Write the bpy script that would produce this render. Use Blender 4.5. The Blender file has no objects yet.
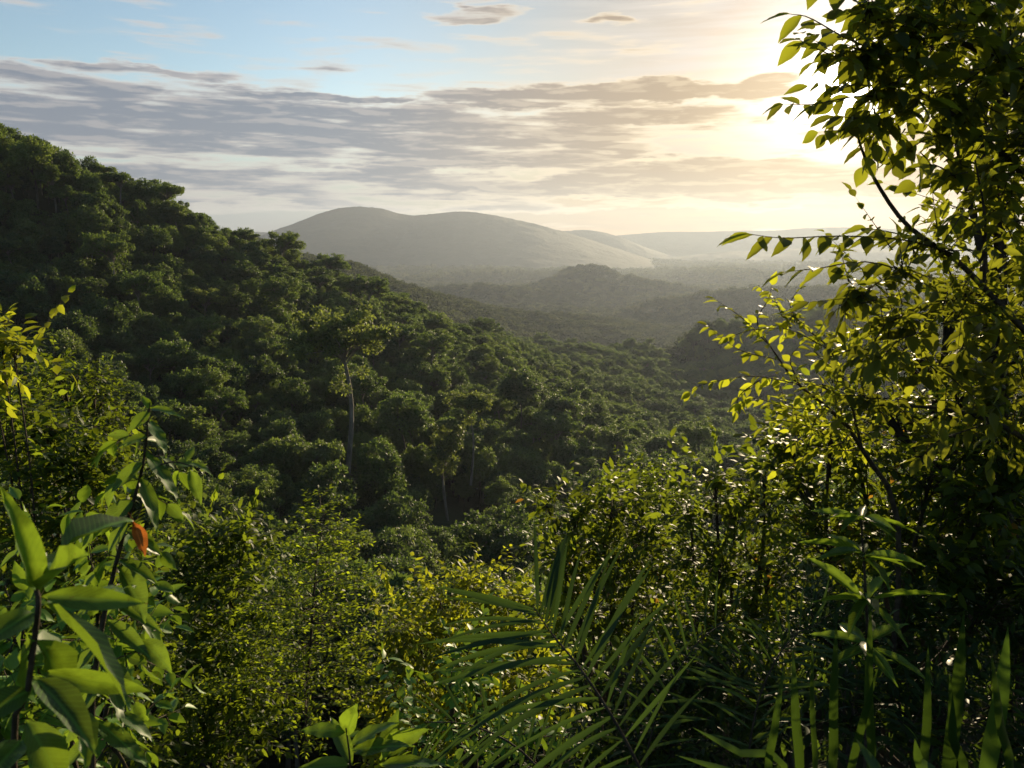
import bpy, math, random
import numpy as np
from math import radians as R

# ------------------------------------------------------------------ camera, sky, sun, exposure
sc = bpy.context.scene
col = sc.collection
F_PX = 796.0
PITCH = R(10.2)
SUN_EL, SUN_AZ = 9.4, 21.6          # degrees above the horizon / to the right of +Y

cam_d = bpy.data.cameras.new('camera')
cam_d.lens = 36.0 * F_PX / 1024.0
cam_d.sensor_width = 36.0
cam_d.clip_start = 0.05
cam_d.clip_end = 60000
cam_d.dof.use_dof = True
cam_d.dof.focus_distance = 40.0
cam_d.dof.aperture_fstop = 9.0
cam = bpy.data.objects.new('camera', cam_d)
cam.rotation_euler = (R(90) - PITCH, 0, 0)
col.objects.link(cam)
sc.camera = cam

sc.view_settings.view_transform = 'Standard'
sc.view_settings.look = 'None'
sc.view_settings.gamma = 1.0
sc.view_settings.use_curve_mapping = False
sc.view_settings.exposure = 0.75

sc.render.engine = 'CYCLES'
cy = sc.cycles
cy.use_denoising = True
cy.max_bounces = 5
cy.diffuse_bounces = 3
cy.glossy_bounces = 2
cy.transmission_bounces = 3
cy.volume_bounces = 1
cy.transparent_max_bounces = 8
cy.sample_clamp_indirect = 4.0
cy.sample_clamp_direct = 0.0
cy.caustics_reflective = False
cy.caustics_refractive = False

SUN_DIR = np.array([math.sin(R(SUN_AZ)) * math.cos(R(SUN_EL)), math.cos(R(SUN_AZ)) * math.cos(R(SUN_EL)), math.sin(R(SUN_EL))])
sun_d = bpy.data.lights.new('sun', 'SUN')
sun_d.energy = 5.0
sun_d.angle = R(0.5)
sun_d.color = (1.0, 0.80, 0.49)
sun = bpy.data.objects.new('sun', sun_d)
sun.rotation_euler = (R(90 - SUN_EL), 0, R(180 - SUN_AZ))
sun.location = (60, 150, 60)
col.objects.link(sun)


def ray(px, py):
    """direction of a pixel, scaled so that y = 1"""
    a, b = (px - 512.0) / F_PX, (384.0 - py) / F_PX
    y = math.cos(PITCH) + b * math.sin(PITCH)
    z = -math.sin(PITCH) + b * math.cos(PITCH)
    return np.array([a / y, 1.0, z / y])


def P(px, py, d):
    return ray(px, py) * d


def pix(p):
    """world point(s) -> pixel"""
    p = np.asarray(p, float)
    f = p[..., 1] * math.cos(PITCH) - p[..., 2] * math.sin(PITCH)
    u = p[..., 1] * math.sin(PITCH) + p[..., 2] * math.cos(PITCH)
    f = np.maximum(f, 1e-6)
    return 512 + F_PX * p[..., 0] / f, 384 - F_PX * u / f


def azel(px, py):
    v = ray(px, py)
    v = v / np.linalg.norm(v)
    return math.degrees(math.atan2(v[0], v[1])), math.degrees(math.asin(v[2]))


# ---- world: Nishita sky with backlit cloud layers at their azimuth / elevation
w = bpy.data.worlds.new('World')
sc.world = w
w.use_nodes = True
nt = w.node_tree
nt.nodes.clear()


class NB:
    """small helper to write node maths"""
    def __init__(self, tree): self.t = tree
    def n(self, kind, **kw):
        o = self.t.nodes.new(kind)
        for k, v in kw.items(): setattr(o, k, v)
        return o
    def put(self, sock, v):
        if hasattr(v, 'links'): self.t.links.new(v, sock)
        else: sock.default_value = v
    def m(self, op, a, b=0.0, c=None, clamp=False):
        o = self.n('ShaderNodeMath', operation=op, use_clamp=clamp)
        self.put(o.inputs[0], a); self.put(o.inputs[1], b)
        if c is not None: self.put(o.inputs[2], c)
        return o.outputs[0]
    def mix(self, f, a, b):
        o = self.n('ShaderNodeMix', data_type='RGBA')
        self.put(o.inputs[0], f)
        for s, v in ((o.inputs[6], a), (o.inputs[7], b)):
            if hasattr(v, 'links'): self.t.links.new(v, s)
            else: s.default_value = (*v, 1.0)
        return o.outputs[2]
    def vm(self, op, a, b=None):
        o = self.n('ShaderNodeVectorMath', operation=op)
        self.put(o.inputs[0], a)
        if b is not None: self.put(o.inputs[1], b)
        return o
    def noise(self, vec, scale, detail=6.0, rough=0.55, dist=0.0):
        o = self.n('ShaderNodeTexNoise', noise_dimensions='3D')
        self.put(o.inputs['Vector'], vec)
        o.inputs['Scale'].default_value = scale
        o.inputs['Detail'].default_value = detail
        o.inputs['Roughness'].default_value = rough
        o.inputs['Distortion'].default_value = dist
        return o.outputs[0]
    def smooth(self, v, a, b):
        o = self.n('ShaderNodeMapRange', interpolation_type='SMOOTHSTEP')
        self.put(o.inputs[0], v)
        o.inputs[1].default_value = a; o.inputs[2].default_value = b
        return o.outputs[0]
    def xyz(self, x, y, z):
        o = self.n('ShaderNodeCombineXYZ')
        for i, v in enumerate((x, y, z)): self.put(o.inputs[i], v)
        return o.outputs[0]


b = NB(nt)
SKY_S = 0.062
sky = b.n('ShaderNodeTexSky', sky_type='NISHITA')
sky.sun_disc = False
sky.sun_elevation = R(SUN_EL)
sky.sun_rotation = R(SUN_AZ)
sky.altitude = 300
sky.air_density = 1.0
sky.dust_density = 0.6
sky.ozone_density = 1.0
tc = b.n('ShaderNodeTexCoord')
nrm = b.vm('NORMALIZE', tc.outputs['Generated']).outputs[0]
sep = b.n('ShaderNodeSeparateXYZ'); nt.links.new(nrm, sep.inputs[0])
az = b.m('MULTIPLY', b.m('ARCTAN2', sep.outputs[0], sep.outputs[1]), 57.2958)
el = b.m('MULTIPLY', b.m('ARCSINE', sep.outputs[2]), 57.2958)
dot = b.vm('DOT_PRODUCT', nrm, tuple(SUN_DIR)).outputs[1]
ang = b.m('MULTIPLY', b.m('ARCCOSINE', b.m('MINIMUM', dot, 1.0)), 57.2958)      # degrees from the sun

# warp so that the cloud edges billow
wv = b.xyz(b.m('MULTIPLY', az, 0.22), b.m('MULTIPLY', el, 0.75), 3.7)
wn = b.m('SUBTRACT', b.noise(wv, 1.0, 4.0), 0.5)
wn2 = b.m('SUBTRACT', b.noise(b.vm('ADD', wv, (9.1, 4.4, 7.7)).outputs[0], 1.0, 4.0), 0.5)
caz = b.m('ADD', az, b.m('MULTIPLY', wn2, 9.0))
cel = b.m('ADD', el, b.m('MULTIPLY', wn, 2.2))
# clouds: where they stand in the sky (as seen from here), radii, weight
CLOUDS = [(40, 118, 250, 21, .74), (210, 126, 250, 22, .74), (400, 124, 160, 17, .70), (300, 154, 280, 11, .58), (470, 150, 150, 16, .66), (50, 80, 120, 10, .60), (160, 74, 60, 5, .5), (380, 78, 160, 14, .26), (250, 96, 90, 8, .5), (150, 176, 330, 13, .60), (320, 194, 220, 10, .56),
          (660, 91, 96, 9, .95), (560, 100, 130, 7, .66), (600, 118, 140, 9, .72), (580, 135, 120, 8, .5), (690, 170, 120, 9, .80), (620, 186, 220, 10, .74), (800, 185, 200, 11, .80), (560, 163, 110, 9, .62), (430, 180, 130, 8, .66),
          (250, 206, 300, 7, .30), (560, 206, 240, 5, .42), (130, 100, 200, 10, .6), (490, 14, 46, 6, .52), (614, 23, 30, 5, .52), (330, 99, 70, 4, .72), (420, 50, 260, 16, .16), (350, 34, 90, 5, .22), (900, 140, 120, 12, .5)]
cov = 0.0
for (px, py, rx, ry, wt) in CLOUDS:
    a0, e0 = azel(px, py)
    sx, sy = math.degrees(rx / F_PX), math.degrees(ry / F_PX)
    dx = b.m('DIVIDE', b.m('SUBTRACT', caz, a0), sx)
    dy = b.m('DIVIDE', b.m('SUBTRACT', cel, e0), sy)
    r2 = b.m('ADD', b.m('MULTIPLY', dx, dx), b.m('MULTIPLY', dy, dy))
    g = b.m('MULTIPLY', b.m('EXPONENT', b.m('MULTIPLY', b.m('MULTIPLY', r2, r2), -0.45)), wt)
    cov = b.m('MAXIMUM', cov, g) if not isinstance(cov, float) else g
fine = b.noise(b.xyz(b.m('MULTIPLY', az, 0.20), b.m('MULTIPLY', el, 1.25), 1.3), 1.0, 5.0, 0.52, 0.25)
fine_up = b.noise(b.xyz(b.m('MULTIPLY', b.m('ADD', az, 0.7), 0.20), b.m('MULTIPLY', b.m('ADD', el, 0.28), 1.25), 1.3), 1.0, 5.0, 0.52, 0.25)
litside = b.smooth(b.m('SUBTRACT', fine, fine_up), .0, .13)
streak = b.noise(b.xyz(b.m('MULTIPLY', az, 0.13), b.m('MULTIPLY', el, 1.7), 8.3), 1.0, 5.0, 0.54, 0.2)
den = b.m('ADD', cov, b.m('ADD', b.m('MULTIPLY', b.m('SUBTRACT', fine, 0.5), 1.1), b.m('MULTIPLY', b.m('SUBTRACT', streak, 0.5), 1.1)))
alpha = b.m('MULTIPLY', b.smooth(den, 0.10, 0.56), 0.95)
thick = b.smooth(den, 0.25, 0.66)
near = b.smooth(ang, 36.0, 6.0)
nearer = b.smooth(ang, 12.0, 1.5)
CS = .61 / SKY_S
mul = lambda c, k: tuple(x * k * CS for x in c)
lit = b.mix(near, mul((.74, .66, .59), 1.0), mul((1.0, .80, .52), 1.12))
dark = b.mix(near, mul((.215, .245, .305), 1.0), mul((.50, .36, .22), .95))
dark = b.mix(nearer, dark, mul((.80, .58, .34), 1.0))
ccol = b.mix(b.m('MULTIPLY', thick, b.m('SUBTRACT', 1.0, b.m('MULTIPLY', litside, .3))), lit, dark)
base = b.vm('MULTIPLY', sky.outputs[0], (1.34, 1.45, 1.56)).outputs[0]
base = b.mix(near, base, b.vm('MULTIPLY', base, (.42, .33, .28)).outputs[0])
# aureole round the sun (forward scatter in thin high cloud)
glow = b.m('ADD', b.m('MULTIPLY', b.m('EXPONENT', b.m('MULTIPLY', b.m('MULTIPLY', ang, ang), -0.40)), 7.0 * CS),
           b.m('ADD', b.m('MULTIPLY', b.m('EXPONENT', b.m('MULTIPLY', ang, -0.36)), 3.0 * CS), b.m('MULTIPLY', b.m('EXPONENT', b.m('MULTIPLY', ang, -0.10)), 0.03 * CS)))
gl = b.vm('SCALE', (1.0, .92, .78)); b.put(gl.inputs[3], glow)
# low veil of thin stratus near the horizon
high = b.m('MULTIPLY', b.smooth(ang, 27.0, 9.0), b.m('MULTIPLY', b.smooth(streak, .2, .7), .85))
base = b.mix(high, base, mul((.76, .70, .64), 1.0))
veil = b.m('MULTIPLY', b.smooth(el, 9.5, 1.0), 0.85)
vcol = b.mix(near, mul((.17, .225, .32), 1.0), mul((.22, .09, .015), 1.0))
back = b.vm('ADD', b.mix(veil, base, vcol), gl.outputs[0]).outputs[0]
fin = b.mix(alpha, back, ccol)
bg = b.n('ShaderNodeBackground'); bg.inputs[1].default_value = SKY_S
nt.links.new(fin, bg.inputs[0])
out = b.n('ShaderNodeOutputWorld'); nt.links.new(bg.outputs[0], out.inputs[0])

# ------------------------------------------------------------------ helpers
rng = np.random.default_rng(7)


def norm(v):
    return v / np.maximum(np.linalg.norm(v, axis=-1, keepdims=True), 1e-9)


class MB:
    """collects triangles; build() links them as ONE mesh object"""
    def __init__(self): self.v, self.f, self.t, self.uv, self.n = [], [], [], [], 0
    def add(self, v, f, tint=0.5, uv=None):
        v = np.asarray(v, float).reshape(-1, 3); f = np.asarray(f, np.int64).reshape(-1, 3)
        self.v.append(v); self.f.append(f + self.n)
        self.t.append(np.broadcast_to(np.asarray(tint, float), (len(v),)))
        self.uv.append(np.zeros((len(v), 2)) if uv is None else uv)
        self.n += len(v)
    def mesh(self, name, mat, origin=(0, 0, 0), smooth=True):
        v = np.concatenate(self.v) - np.asarray(origin, float); f = np.concatenate(self.f)
        me = bpy.data.meshes.new(name)
        me.vertices.add(len(v)); me.loops.add(f.size); me.polygons.add(len(f))
        me.vertices.foreach_set('co', v.astype(np.float32).ravel())
        me.loops.foreach_set('vertex_index', f.astype(np.int32).ravel())
        me.polygons.foreach_set('loop_start', np.arange(0, f.size, 3, dtype=np.int32))
        me.polygons.foreach_set('loop_total', np.full(len(f), 3, np.int32))
        me.polygons.foreach_set('use_smooth', np.full(len(f), smooth, bool))
        a = me.attributes.new('tint', 'FLOAT', 'POINT'); a.data.foreach_set('value', np.concatenate(self.t).astype(np.float32))
        a = me.attributes.new('leafuv', 'FLOAT_VECTOR', 'POINT')
        uv = np.concatenate(self.uv); a.data.foreach_set('vector', np.c_[uv, np.zeros(len(uv))].astype(np.float32).ravel())
        me.materials.append(mat)
        me.update(); me.validate()
        return me
    def build(self, name, mat, parent=None, origin=(0, 0, 0), smooth=True):
        o = bpy.data.objects.new(name, self.mesh(name, mat, origin, smooth))
        col.objects.link(o)
        if parent is not None: o.parent = parent
        return o


def tag(o, label=None, cat=None, group=None, kind=None):
    if label: o['label'] = label
    if cat: o['category'] = cat
    if group: o['group'] = group
    if kind: o['kind'] = kind
    return o


def empty(name, loc):
    o = bpy.data.objects.new(name, None); o.location = tuple(loc); o.empty_display_size = 0.2
    col.objects.link(o)
    return o


def smooth_path(pts, n):
    """Catmull-Rom resample"""
    p = np.asarray(pts, float)
    if len(p) == 2: return p[0] + (p[1] - p[0]) * np.linspace(0, 1, n)[:, None]
    q = np.vstack([2 * p[0] - p[1], p, 2 * p[-1] - p[-2]])
    s = np.linspace(0, len(p) - 1 - 1e-6, n); i = s.astype(int); t = (s - i)[:, None]
    a, bb, c, d = q[i], q[i + 1], q[i + 2], q[i + 3]
    return 0.5 * (2 * bb + (c - a) * t + (2 * a - 5 * bb + 4 * c - d) * t ** 2 + (3 * bb - a - 3 * c + d) * t ** 3)


def tube(mb, pts, r0, r1, sides=5, tint=.5, n=None):
    p = smooth_path(pts, n or max(3, 3 * len(pts)))
    m = len(p)
    t = norm(np.gradient(p, axis=0))
    ref = np.array([0.31, 0.22, 0.93]) if abs(t[:, 2].mean()) < .8 else np.array([0.9, 0.3, 0.1])
    s = norm(np.cross(t, ref)); u = np.cross(s, t)
    r = np.linspace(r0, r1, m)[:, None, None]
    an = np.linspace(0, 2 * math.pi, sides, endpoint=False)[None, :, None]
    v = p[:, None] + r * (np.cos(an) * s[:, None] + np.sin(an) * u[:, None])
    idx = np.arange(m * sides).reshape(m, sides)
    a, bb = idx[:-1], np.roll(idx[:-1], -1, 1); c, d = idx[1:], np.roll(idx[1:], -1, 1)
    f = np.concatenate([np.stack([a, bb, d], -1).reshape(-1, 3), np.stack([a, d, c], -1).reshape(-1, 3)])
    mb.add(v.reshape(-1, 3), f, tint)


# leaf templates: x along, y across, z normal (fractions of length / width / length)
LEAF5 = (np.array([[0, 0, 0], [.45, -.5, .06], [.5, 0, 0], [.45, .5, .06], [1, 0, -.10]]),
         np.array([[0, 1, 2], [0, 2, 3], [1, 4, 2], [2, 4, 3]]))
LEAF8 = (np.array([[0, 0, 0], [.28, -.42, .05], [.28, 0, .0], [.28, .42, .05], [.65, -.42, .0], [.65, 0, -.04], [.65, .42, .0], [1, 0, -.16]]),
         np.array([[0, 1, 2], [0, 2, 3], [1, 4, 5], [1, 5, 2], [2, 5, 6], [2, 6, 3], [4, 7, 5], [5, 7, 6]]))
LEAF4 = (np.array([[0, 0, 0], [.5, -.5, .0], [.5, .5, .0], [1, 0, -.12]]), np.array([[0, 1, 2], [1, 3, 2]]))


def make_hero(droop=.16, fold=.075, wv=.012, twist=0.0):
    ts = np.array([0, .06, .16, .3, .45, .6, .74, .86, .94, 1.0])
    wd = np.array([.02, .30, .68, .95, 1.0, .88, .62, .34, .14, .01]) * .5
    v, f, uv = [], [], []
    for i, (t, ww) in enumerate(zip(ts, wd)):
        for j, s in enumerate((-1, -.5, 0, .5, 1)):
            wave = wv * math.sin(t * 26 + s * 2) * abs(s)
            v.append([t, s * ww, fold * abs(s) ** 1.3 * (ww * 2) - droop * t * t + wave + twist * t * s * ww]); uv.append([s * ww * 2, t])
    for i in range(len(ts) - 1):
        for j in range(4):
            a = i * 5 + j
            f += [[a, a + 1, a + 6], [a, a + 6, a + 5]]
    return np.array(v), np.array(f), np.array(uv)


HV, HF, HUV = make_hero()
HERO = [HV, make_hero(.05, .12, .02, .25)[0], make_hero(.30, .05, .026, -.3)[0], make_hero(.22, .10, .018, .45)[0], make_hero(.10, .03, .03, -.15)[0]]


def stamp(mb, tpl, pos, D, Nn, L, W, tint, uv=None):
    V, Fc = tpl[0], tpl[1]
    n, k = len(pos), len(V)
    D = norm(D); S = norm(np.cross(Nn, D)); Nn = np.cross(D, S)
    L = np.broadcast_to(L, (n,))[:, None, None]; W = np.broadcast_to(W, (n,))[:, None, None]
    v = pos[:, None] + D[:, None] * V[None, :, :1] * L + S[:, None] * V[None, :, 1:2] * W + Nn[:, None] * V[None, :, 2:3] * L
    f = Fc[None] + (np.arange(n) * k)[:, None, None]
    t = np.repeat(np.broadcast_to(tint, (n,)), k)
    mb.add(v.reshape(-1, 3), f.reshape(-1, 3), t, None if uv is None else np.tile(uv, (n, 1)))


# ------------------------------------------------------------------ materials
def leaf_mat(name, dark, light, trans, tmix=.45, rough=.38, spec=.5, veins=False, obj_random=False, extra=None):
    m = bpy.data.materials.new(name); m.use_nodes = True
    t = m.node_tree; t.nodes.clear(); q = NB(t)
    at = q.n('ShaderNodeAttribute', attribute_name='tint')
    fac = at.outputs['Fac']
    if obj_random:
        oi = q.n('ShaderNodeObjectInfo')
        fac = q.m('ADD', q.m('MULTIPLY', fac, .55), q.m('MULTIPLY', oi.outputs['Random'], .5))
    c = q.mix(fac, dark, light)
    tr = q.mix(fac, tuple(x * .38 for x in trans), trans)
    if obj_random:
        # some crowns lean to olive or blue green, a few to yellow
        r2 = q.m('FRACT', q.m('MULTIPLY', oi.outputs['Random'], 7.31))
        r3 = q.m('FRACT', q.m('MULTIPLY', oi.outputs['Random'], 31.7))
        yel = q.m('MULTIPLY', q.smooth(r2, .6, .95), .6)
        c = q.mix(yel, c, (light[0] * 1.3, light[1] * 1.05, light[2] * .8))
        tr = q.mix(yel, tr, (trans[0] * 1.18, trans[1] * 1.05, trans[2]))
        c = q.mix(q.m('MULTIPLY', q.smooth(r2, .4, .0), .8), c, (dark[0] * 1.0, dark[1] * 1.05, dark[2] * 1.5))
        pale = q.m('MULTIPLY', q.smooth(r3, .80, .93), .6)
        c = q.mix(pale, c, (.10, .115, .055))
    if extra:
        c = q.mix(q.smooth(fac, extra[0], extra[0] + .01), c, extra[1])
        tr = q.mix(q.smooth(fac, extra[0], extra[0] + .01), tr, extra[2])
    rg = rough
    if veins:
        uv = q.n('ShaderNodeAttribute', attribute_name='leafuv')
        sp = q.n('ShaderNodeSeparateXYZ'); t.links.new(uv.outputs['Vector'], sp.inputs[0])
        ax = q.m('ABSOLUTE', sp.outputs[0])
        rib = q.smooth(ax, .15, .03)
        ph = q.m('SUBTRACT', q.m('MULTIPLY', sp.outputs[1], 15.0), q.m('MULTIPLY', ax, 3.2))
        vn = q.smooth(q.m('ABSOLUTE', q.m('SUBTRACT', q.m('FRACT', ph), .5)), .17, .02)
        vein = q.m('MAXIMUM', rib, q.m('MULTIPLY', vn, .6))
        geo = q.n('ShaderNodeNewGeometry')
        mot = q.noise(geo.outputs['Position'], 60.0, 4.0)
        c = q.mix(q.m('MULTIPLY', q.smooth(mot, .5, .75), .35), c, tuple(x * 1.5 for x in light))
        c = q.mix(q.m('MULTIPLY', vein, .85), c, tuple(x * 2.6 for x in light))
        blot = q.noise(geo.outputs['Position'], 22.0, 5.0)
        tr = q.mix(q.smooth(blot, .42, .68), tr, tuple(x * .42 for x in trans))
        spot = q.m('MULTIPLY', q.smooth(q.noise(geo.outputs['Position'], 75.0, 5.0), .66, .72), .8)
        c = q.mix(spot, c, (.09, .06, .02)); tr = q.mix(spot, tr, (.10, .06, .015))
        tr = q.mix(q.m('MULTIPLY', vein, .7), tr, tuple(x * .55 for x in trans))
    p = q.n('ShaderNodeBsdfPrincipled')
    t.links.new(c, p.inputs['Base Color'])
    p.inputs['Roughness'].default_value = rg
    p.inputs['Specular IOR Level'].default_value = spec
    tl = q.n('ShaderNodeBsdfTranslucent'); t.links.new(tr, tl.inputs['Color'])
    mx = q.n('ShaderNodeMixShader'); mx.inputs[0].default_value = tmix
    t.links.new(p.outputs[0], mx.inputs[1]); t.links.new(tl.outputs[0], mx.inputs[2])
    o = q.n('ShaderNodeOutputMaterial'); t.links.new(mx.outputs[0], o.inputs[0])
    return m


def solid_mat(name, c0, c1, scale, rough=.9, bump=0.0, stretch=(1, 1, 1), bscale=None, bdist=1.0):
    m = bpy.data.materials.new(name); m.use_nodes = True
    t = m.node_tree; t.nodes.clear(); q = NB(t)
    tcn = q.n('ShaderNodeTexCoord')
    mp = q.vm('MULTIPLY', tcn.outputs['Object'], stretch).outputs[0]
    f = q.smooth(q.noise(mp, scale, 7.0, .6), .3, .7)
    p = q.n('ShaderNodeBsdfPrincipled')
    t.links.new(q.mix(f, c0, c1), p.inputs['Base Color'])
    p.inputs['Roughness'].default_value = rough
    p.inputs['Specular IOR Level'].default_value = .2
    if bump:
        bn = q.n('ShaderNodeBump'); bn.inputs['Strength'].default_value = bump; bn.inputs['Distance'].default_value = bdist
        t.links.new(q.noise(mp, bscale or scale * 3, 8.0, .65), bn.inputs['Height']); t.links.new(bn.outputs[0], p.inputs['Normal'])
    o = q.n('ShaderNodeOutputMaterial'); t.links.new(p.outputs[0], o.inputs[0])
    return m


M = {}
M['forest'] = leaf_mat('forest leaves', (.013, .046, .021), (.075, .125, .032), (.23, .34, .05), .42, .55, .25, obj_random=True)
M['pale_forest'] = leaf_mat('pale canopy leaves', (.030, .062, .022), (.115, .150, .042), (.36, .44, .07), .45, .55, .2)
M['far'] = leaf_mat('far woods', (.014, .030, .018), (.042, .060, .028), (.13, .16, .05), .35, .7, .1, obj_random=True)
M['bark'] = solid_mat('bark', (.05, .04, .03), (.11, .09, .07), 3.0, .9, .5, (1, 1, .2))
M['pale_bark'] = solid_mat('pale bark', (.10, .085, .065), (.24, .21, .165), 1.6, .9, .4, (1, 1, .25))
M['twig'] = solid_mat('twig bark', (.035, .026, .018), (.085, .062, .040), 18.0, .85, .4)
M['soil'] = solid_mat('forest floor', (.018, .020, .010), (.045, .042, .022), .35, .95, .4, bscale=1.5)
M['land'] = solid_mat('overgrown land', (.016, .026, .011), (.040, .058, .022), .02, .95, .6, bscale=.12, bdist=2)
M['hill'] = solid_mat('forested hill', (.009, .017, .014), (.018, .028, .021), .006, .95, .6, bscale=.03, bdist=14)
M['hero'] = leaf_mat('broad leaf', (0.016, 0.05, 0.008), (0.05, 0.11, 0.014), (0.3, 0.45, 0.026), 0.46, 0.45, 0.35, veins=True)
M['gloss'] = leaf_mat('glossy tree leaf', (0.016, 0.034, 0.008), (0.05, 0.075, 0.012), (.44, .48, .028), .48, 0.5, 0.25)
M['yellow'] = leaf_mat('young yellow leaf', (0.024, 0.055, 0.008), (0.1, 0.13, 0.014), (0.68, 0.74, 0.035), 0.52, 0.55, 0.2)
M['small'] = leaf_mat('small shrub leaf', (0.012, 0.032, 0.007), (0.05, 0.08, 0.012), (0.38, 0.5, 0.025), 0.44, 0.55, 0.2)
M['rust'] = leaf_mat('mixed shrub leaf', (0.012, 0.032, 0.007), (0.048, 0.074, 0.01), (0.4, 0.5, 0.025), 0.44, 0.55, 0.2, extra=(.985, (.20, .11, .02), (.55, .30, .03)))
M['feather'] = leaf_mat('feathery leaf', (0.012, 0.04, 0.007), (0.06, 0.11, 0.013), (0.58, 0.74, 0.03), 0.54, 0.55, 0.2)
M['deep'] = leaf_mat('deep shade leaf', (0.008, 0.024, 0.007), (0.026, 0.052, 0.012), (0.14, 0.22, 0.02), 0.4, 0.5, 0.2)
M['palm'] = leaf_mat('palm leaflet', (0.01, 0.034, 0.007), (0.034, 0.07, 0.012), (0.09, 0.16, 0.015), 0.34, 0.45, 0.3)
M['dead'] = leaf_mat('dead leaf', (.16, .05, .012), (.34, .11, .02), (.66, .20, .03), .45, .6, .2, veins=True)

# ------------------------------------------------------------------ terrain
CAN = 15.0      # canopy height taken off where the photograph shows tree tops
CP = []


def cp(px, py, d, canopy=CAN):
    p = P(px, py, d); CP.append((p[0], p[1], p[2] - canopy))


for a in [(-260, 70, 330), (-130, 95, 335), (0, 152, 345), (100, 182, 375), (200, 222, 410), (300, 270, 460), (400, 314, 540), (500, 345, 660), (600, 366, 820), (680, 390, 1000)]: cp(*a)
# back of the ridge, out of sight
for a, dz in [((0, 142, 345), 0), ((100, 176, 375), 0), ((200, 212, 410), 0), ((300, 258, 460), 0), ((400, 306, 540), 0), ((500, 342, 660), 0)]:
    p = P(*a); CP.append((p[0] * 1.15 + 10, p[1] + 160, p[2] - CAN - 55))
# flank towards the ravine
for a in [(-200, 250, 270), (0, 250, 298), (0, 340, 250), (0, 430, 190), (100, 260, 318), (100, 340, 262), (100, 420, 205), (100, 500, 160),
          (200, 290, 340), (200, 370, 270), (200, 450, 210), (200, 530, 165), (300, 335, 330), (300, 400, 270), (300, 470, 215), (300, 540, 172),
          (400, 355, 360), (400, 420, 292), (400, 490, 225), (400, 560, 178), (480, 370, 400), (480, 420, 330), (480, 500, 240), (470, 570, 185),
          (560, 392, 420), (560, 440, 330), (560, 520, 240), (610, 440, 350), (640, 490, 285)]: cp(*a)
# hidden fold and the hazy far side of the ravine
for a in [(640, 420, 520), (690, 470, 420), (690, 430, 560), (760, 440, 560), (760, 405, 720), (690, 392, 780), (610, 352, 960), (650, 338, 990), (700, 326, 1020), (750, 318, 1040), (820, 308, 1080), (1000, 300, 1100), (860, 400, 700), (1000, 420, 600)]: cp(*a)
CP += [(160, 1300, -238), (260, 1320, -236), (380, 1340, -232), (500, 1380, -225), (200, 1550, -240), (420, 1600, -240), (120, 1150, -225)]
# second ridge beyond the left hill
for a in [(250, 240, 1300), (340, 268, 1400), (450, 297, 1550), (540, 314, 1700), (620, 324, 1950)]: cp(*a)
for a in [(430, 320, 1000, 30), (520, 345, 1150, 20)]: cp(*a)
# the camera's own slope
CP += [(0, -60, 8), (0, -6, -1.2), (0, 0, -1.65), (0, 1.5, -2.4), (0, 3, -3.5), (0, 6, -6.2), (0, 10, -9.8), (0, 20, -19), (0, 40, -36), (0, 70, -56), (0, 110, -75),
       (-3, 3, -3.4), (3, 3, -3.2), (-6, 8, -7.4), (7, 8, -7.0), (-20, 18, -18), (20, 18, -16), (-45, 45, -30), (45, 45, -30), (-12, 0, -4.0), (12, 0, -3.2), (-30, 0, -11), (30, 0, -9), (-14, 10, -11), (14, 10, -9.5), (-60, 10, -22), (60, 10, -20), (-20, -20, -3), (20, -20, -2), (-90, 90, -38), (90, 110, -60), (-180, 150, -25),
       (-60, -60, 8), (60, -60, 10), (-110, 20, -30), (110, 20, -34), (160, 200, -85), (250, 380, -120),
       (-700, 400, 20), (-900, 900, -60), (-1800, 900, -160), (900, 500, -150), (1800, 900, -210), (0, -900, 10), (900, -600, -40), (-900, -600, 0),
       (0, 2400, -240), (800, 2400, -240), (-800, 2300, -190), (1600, 1700, -240)]
CP = np.array(CP)
FLOOR = -252.0


def fit():
    d = np.sqrt(((CP[:, None, :2] - CP[None, :, :2]) ** 2).sum(-1) + 36.0)
    n = len(CP)
    A = np.zeros((n + 1, n + 1)); A[:n, :n] = d + np.eye(n) * 1.0; A[:n, n] = 1; A[n, :n] = 1
    return np.linalg.solve(A, np.r_[CP[:, 2], 0])


CW = fit()
_perm = np.random.default_rng(3).random((256, 256))


def vnoise(x, y):
    xi, yi = np.floor(x).astype(int), np.floor(y).astype(int)
    fx, fy = x - xi, y - yi
    fx = fx * fx * (3 - 2 * fx); fy = fy * fy * (3 - 2 * fy)
    g = lambda i, j: _perm[i % 256, j % 256]
    return (g(xi, yi) * (1 - fx) + g(xi + 1, yi) * fx) * (1 - fy) + (g(xi, yi + 1) * (1 - fx) + g(xi + 1, yi + 1) * fx) * fy


def fbm(x, y, o=5):
    s, a, t = 0, .5, 0
    for i in range(o):
        s = s + a * (vnoise(x * 2 ** i + 17.3 * i, y * 2 ** i + 5.1 * i) - .5); a *= .5
    return s


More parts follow.
